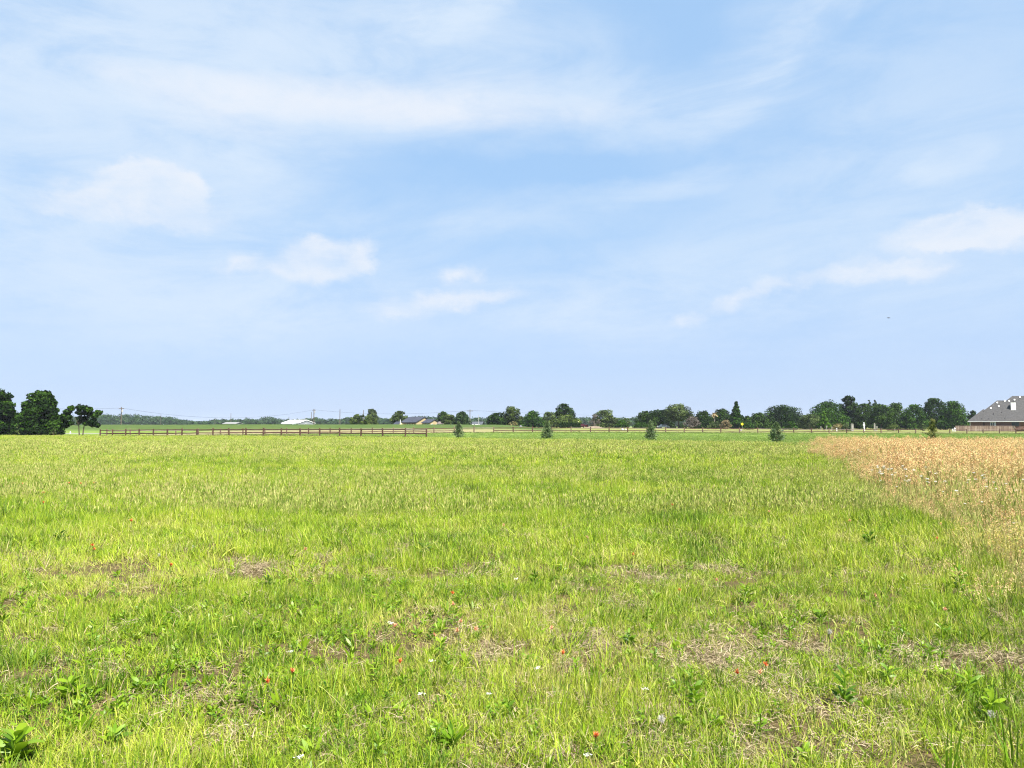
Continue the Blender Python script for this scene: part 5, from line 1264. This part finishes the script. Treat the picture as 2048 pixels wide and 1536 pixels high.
for x, y in [(165, 966), (188, 966), (262, 1041), (89, 985), (642, 930), (45, 967), (89, 1005), (1020, 915), (135, 966), (1345, 1010)]:
    flower('paintbrush_flower', 'distant orange-red speck of a flower in the far meadow', 'wildflower', 'orange-red wildflowers in the meadow', 'red', by_top(x, y, .22), 1.1)
WH = [(581, 1301, 'tiny white flower above the lower left red pair'), (841, 1386, 'pair-like white flower cluster low in the centre-left grass'), (867, 1321, 'tiny white bloom left of the dead patch by the centre'), (981, 1388, 'tiny white bloom below the dead patch by the centre'),
      (780, 1243, 'tiny whitish bloom next to the salmon one at centre-left'), (1077, 1333, 'tiny white bloom in olive grass left of the centre weeds'), (1290, 1376, 'white twin bloom above the pale thatch at lower right of centre'),
      (1174, 1511, 'white bloom near the bottom edge below the orange-red bud'), (1034, 1156, 'cream bloom beside a dark star-shaped weed'), (604, 1511, 'whitish bloom at the bottom edge left of centre')]
for x, y, lab in WH: flower('white_flower', lab, 'wildflower', 'small white wildflowers in the meadow', 'daisy', by_top(x, y, .11), .8)
for x, y, lab in [(1323, 1425, 'large fluffy white seed head beside the pale thatch at lower right of centre'), (1979, 1416, 'fluffy white seed head by the bare patch at the lower right corner'), (1660, 1256, 'small fluffy white seed head beneath a dark leafy weed'),
                  (320, 1105, 'fluffy white seed head in the left meadow, lower of two'), (388, 1088, 'fluffy white seed head in the left meadow, upper of two')]:
    flower('seed_head', lab, 'seed head', 'fluffy white seed heads', 'fluff', by_top(x, y, .11), .75)
for _ in range(170):
    while True:
        y = FR.uniform(7.8, 30) if FR.random() < .75 else FR.uniform(20, 46); x = FR.uniform(EDX[0] - 2, .69 * y); q = float(in_tall(np.array([x]), np.array([y]))[0])
        if 0 < q < 7 and FR.random() < math.exp(-q / 4) * (.08 + float(sst(.42, .62, fbm(np.array([x * .45]), np.array([y * .3]), 131))[0])): break
    flower('umbel_flower', 'flat white flower head on a thin stem among the tan tall grass', 'wildflower', 'white flower heads in the tall grass', 'umbel', (x, y, zz(x, y)), FR.uniform(.85, 1.25) * (1.0 if y > 14 else .78))

for i, (x, y, lab, s, n, L, W, st) in enumerate(WEEDS):
    p = G(x, y + 12); me = rosette(700 + i, n + 8, L * .9, W * 1.05, 1.0, st + .045, 'leafy_weed', cv=.15 if 'dark' in lab else .62)
    o = obj('leafy_weed', me, None, p); o.scale = (s, s, s); tag(o, lab, 'weed', 'leafy weeds in the meadow')
for i, (x, y, lab, n, h) in enumerate([(2005, 1545, 'coarse grass clump with wide arching blades in the bottom right corner', 12, .34), (1880, 1560, 'coarse grass clump with wide blades at the bottom edge, left of the corner one', 9, .30), (1185, 1385, 'upright clump of long dark green blades near the bottom centre', 26, .24), (1030, 1225, 'small clump of deep green blades near the centre', 22, .17)]):
    p = G(x, min(y, 1536)); p = Vector((p.x, p.y - (.12 if y > 1536 else 0), p.z)); rng = np.random.default_rng(800 + i); q = Plant()
    q.ribbon(disc(n, rng, .05), rdir(n, rng, .4), rng.uniform(h * .6, h, n), np.full(n, .014 if i < 2 else .008), rng.uniform(.3, 1.0, n), 5, rng.uniform(.2, .7, n), np.zeros(n), 0, 'blade', rng)
    o = obj('grass_clump', q.mesh('grass_clump', [M_WEED]), None, p); tag(o, lab, 'grass clump', 'coarse grass clumps')

# ------------------------------------------------------------------ haze
def haze():
    b = MB(); b.box(-3200, 3200, -60, 3400, -2.0, 24.0)
    m = bpy.data.materials.new('pale_air'); m.use_nodes = True; t = NT(m.node_tree); t.n.clear()
    out = t.new('ShaderNodeOutputMaterial'); v = t.new('ShaderNodeVolumePrincipled')
    v.inputs['Color'].default_value = (.80, .88, 1.0, 1); v.inputs['Density'].default_value = HAZE_DENSITY; v.inputs['Anisotropy'].default_value = 0.0
    t.l.new(v.outputs[0], out.inputs['Volume'])
    o = b.build('haze', m); o['kind'] = 'stuff'; o['label'] = 'thin pale summer haze'
HAZE_DENSITY = 0.00008
haze()
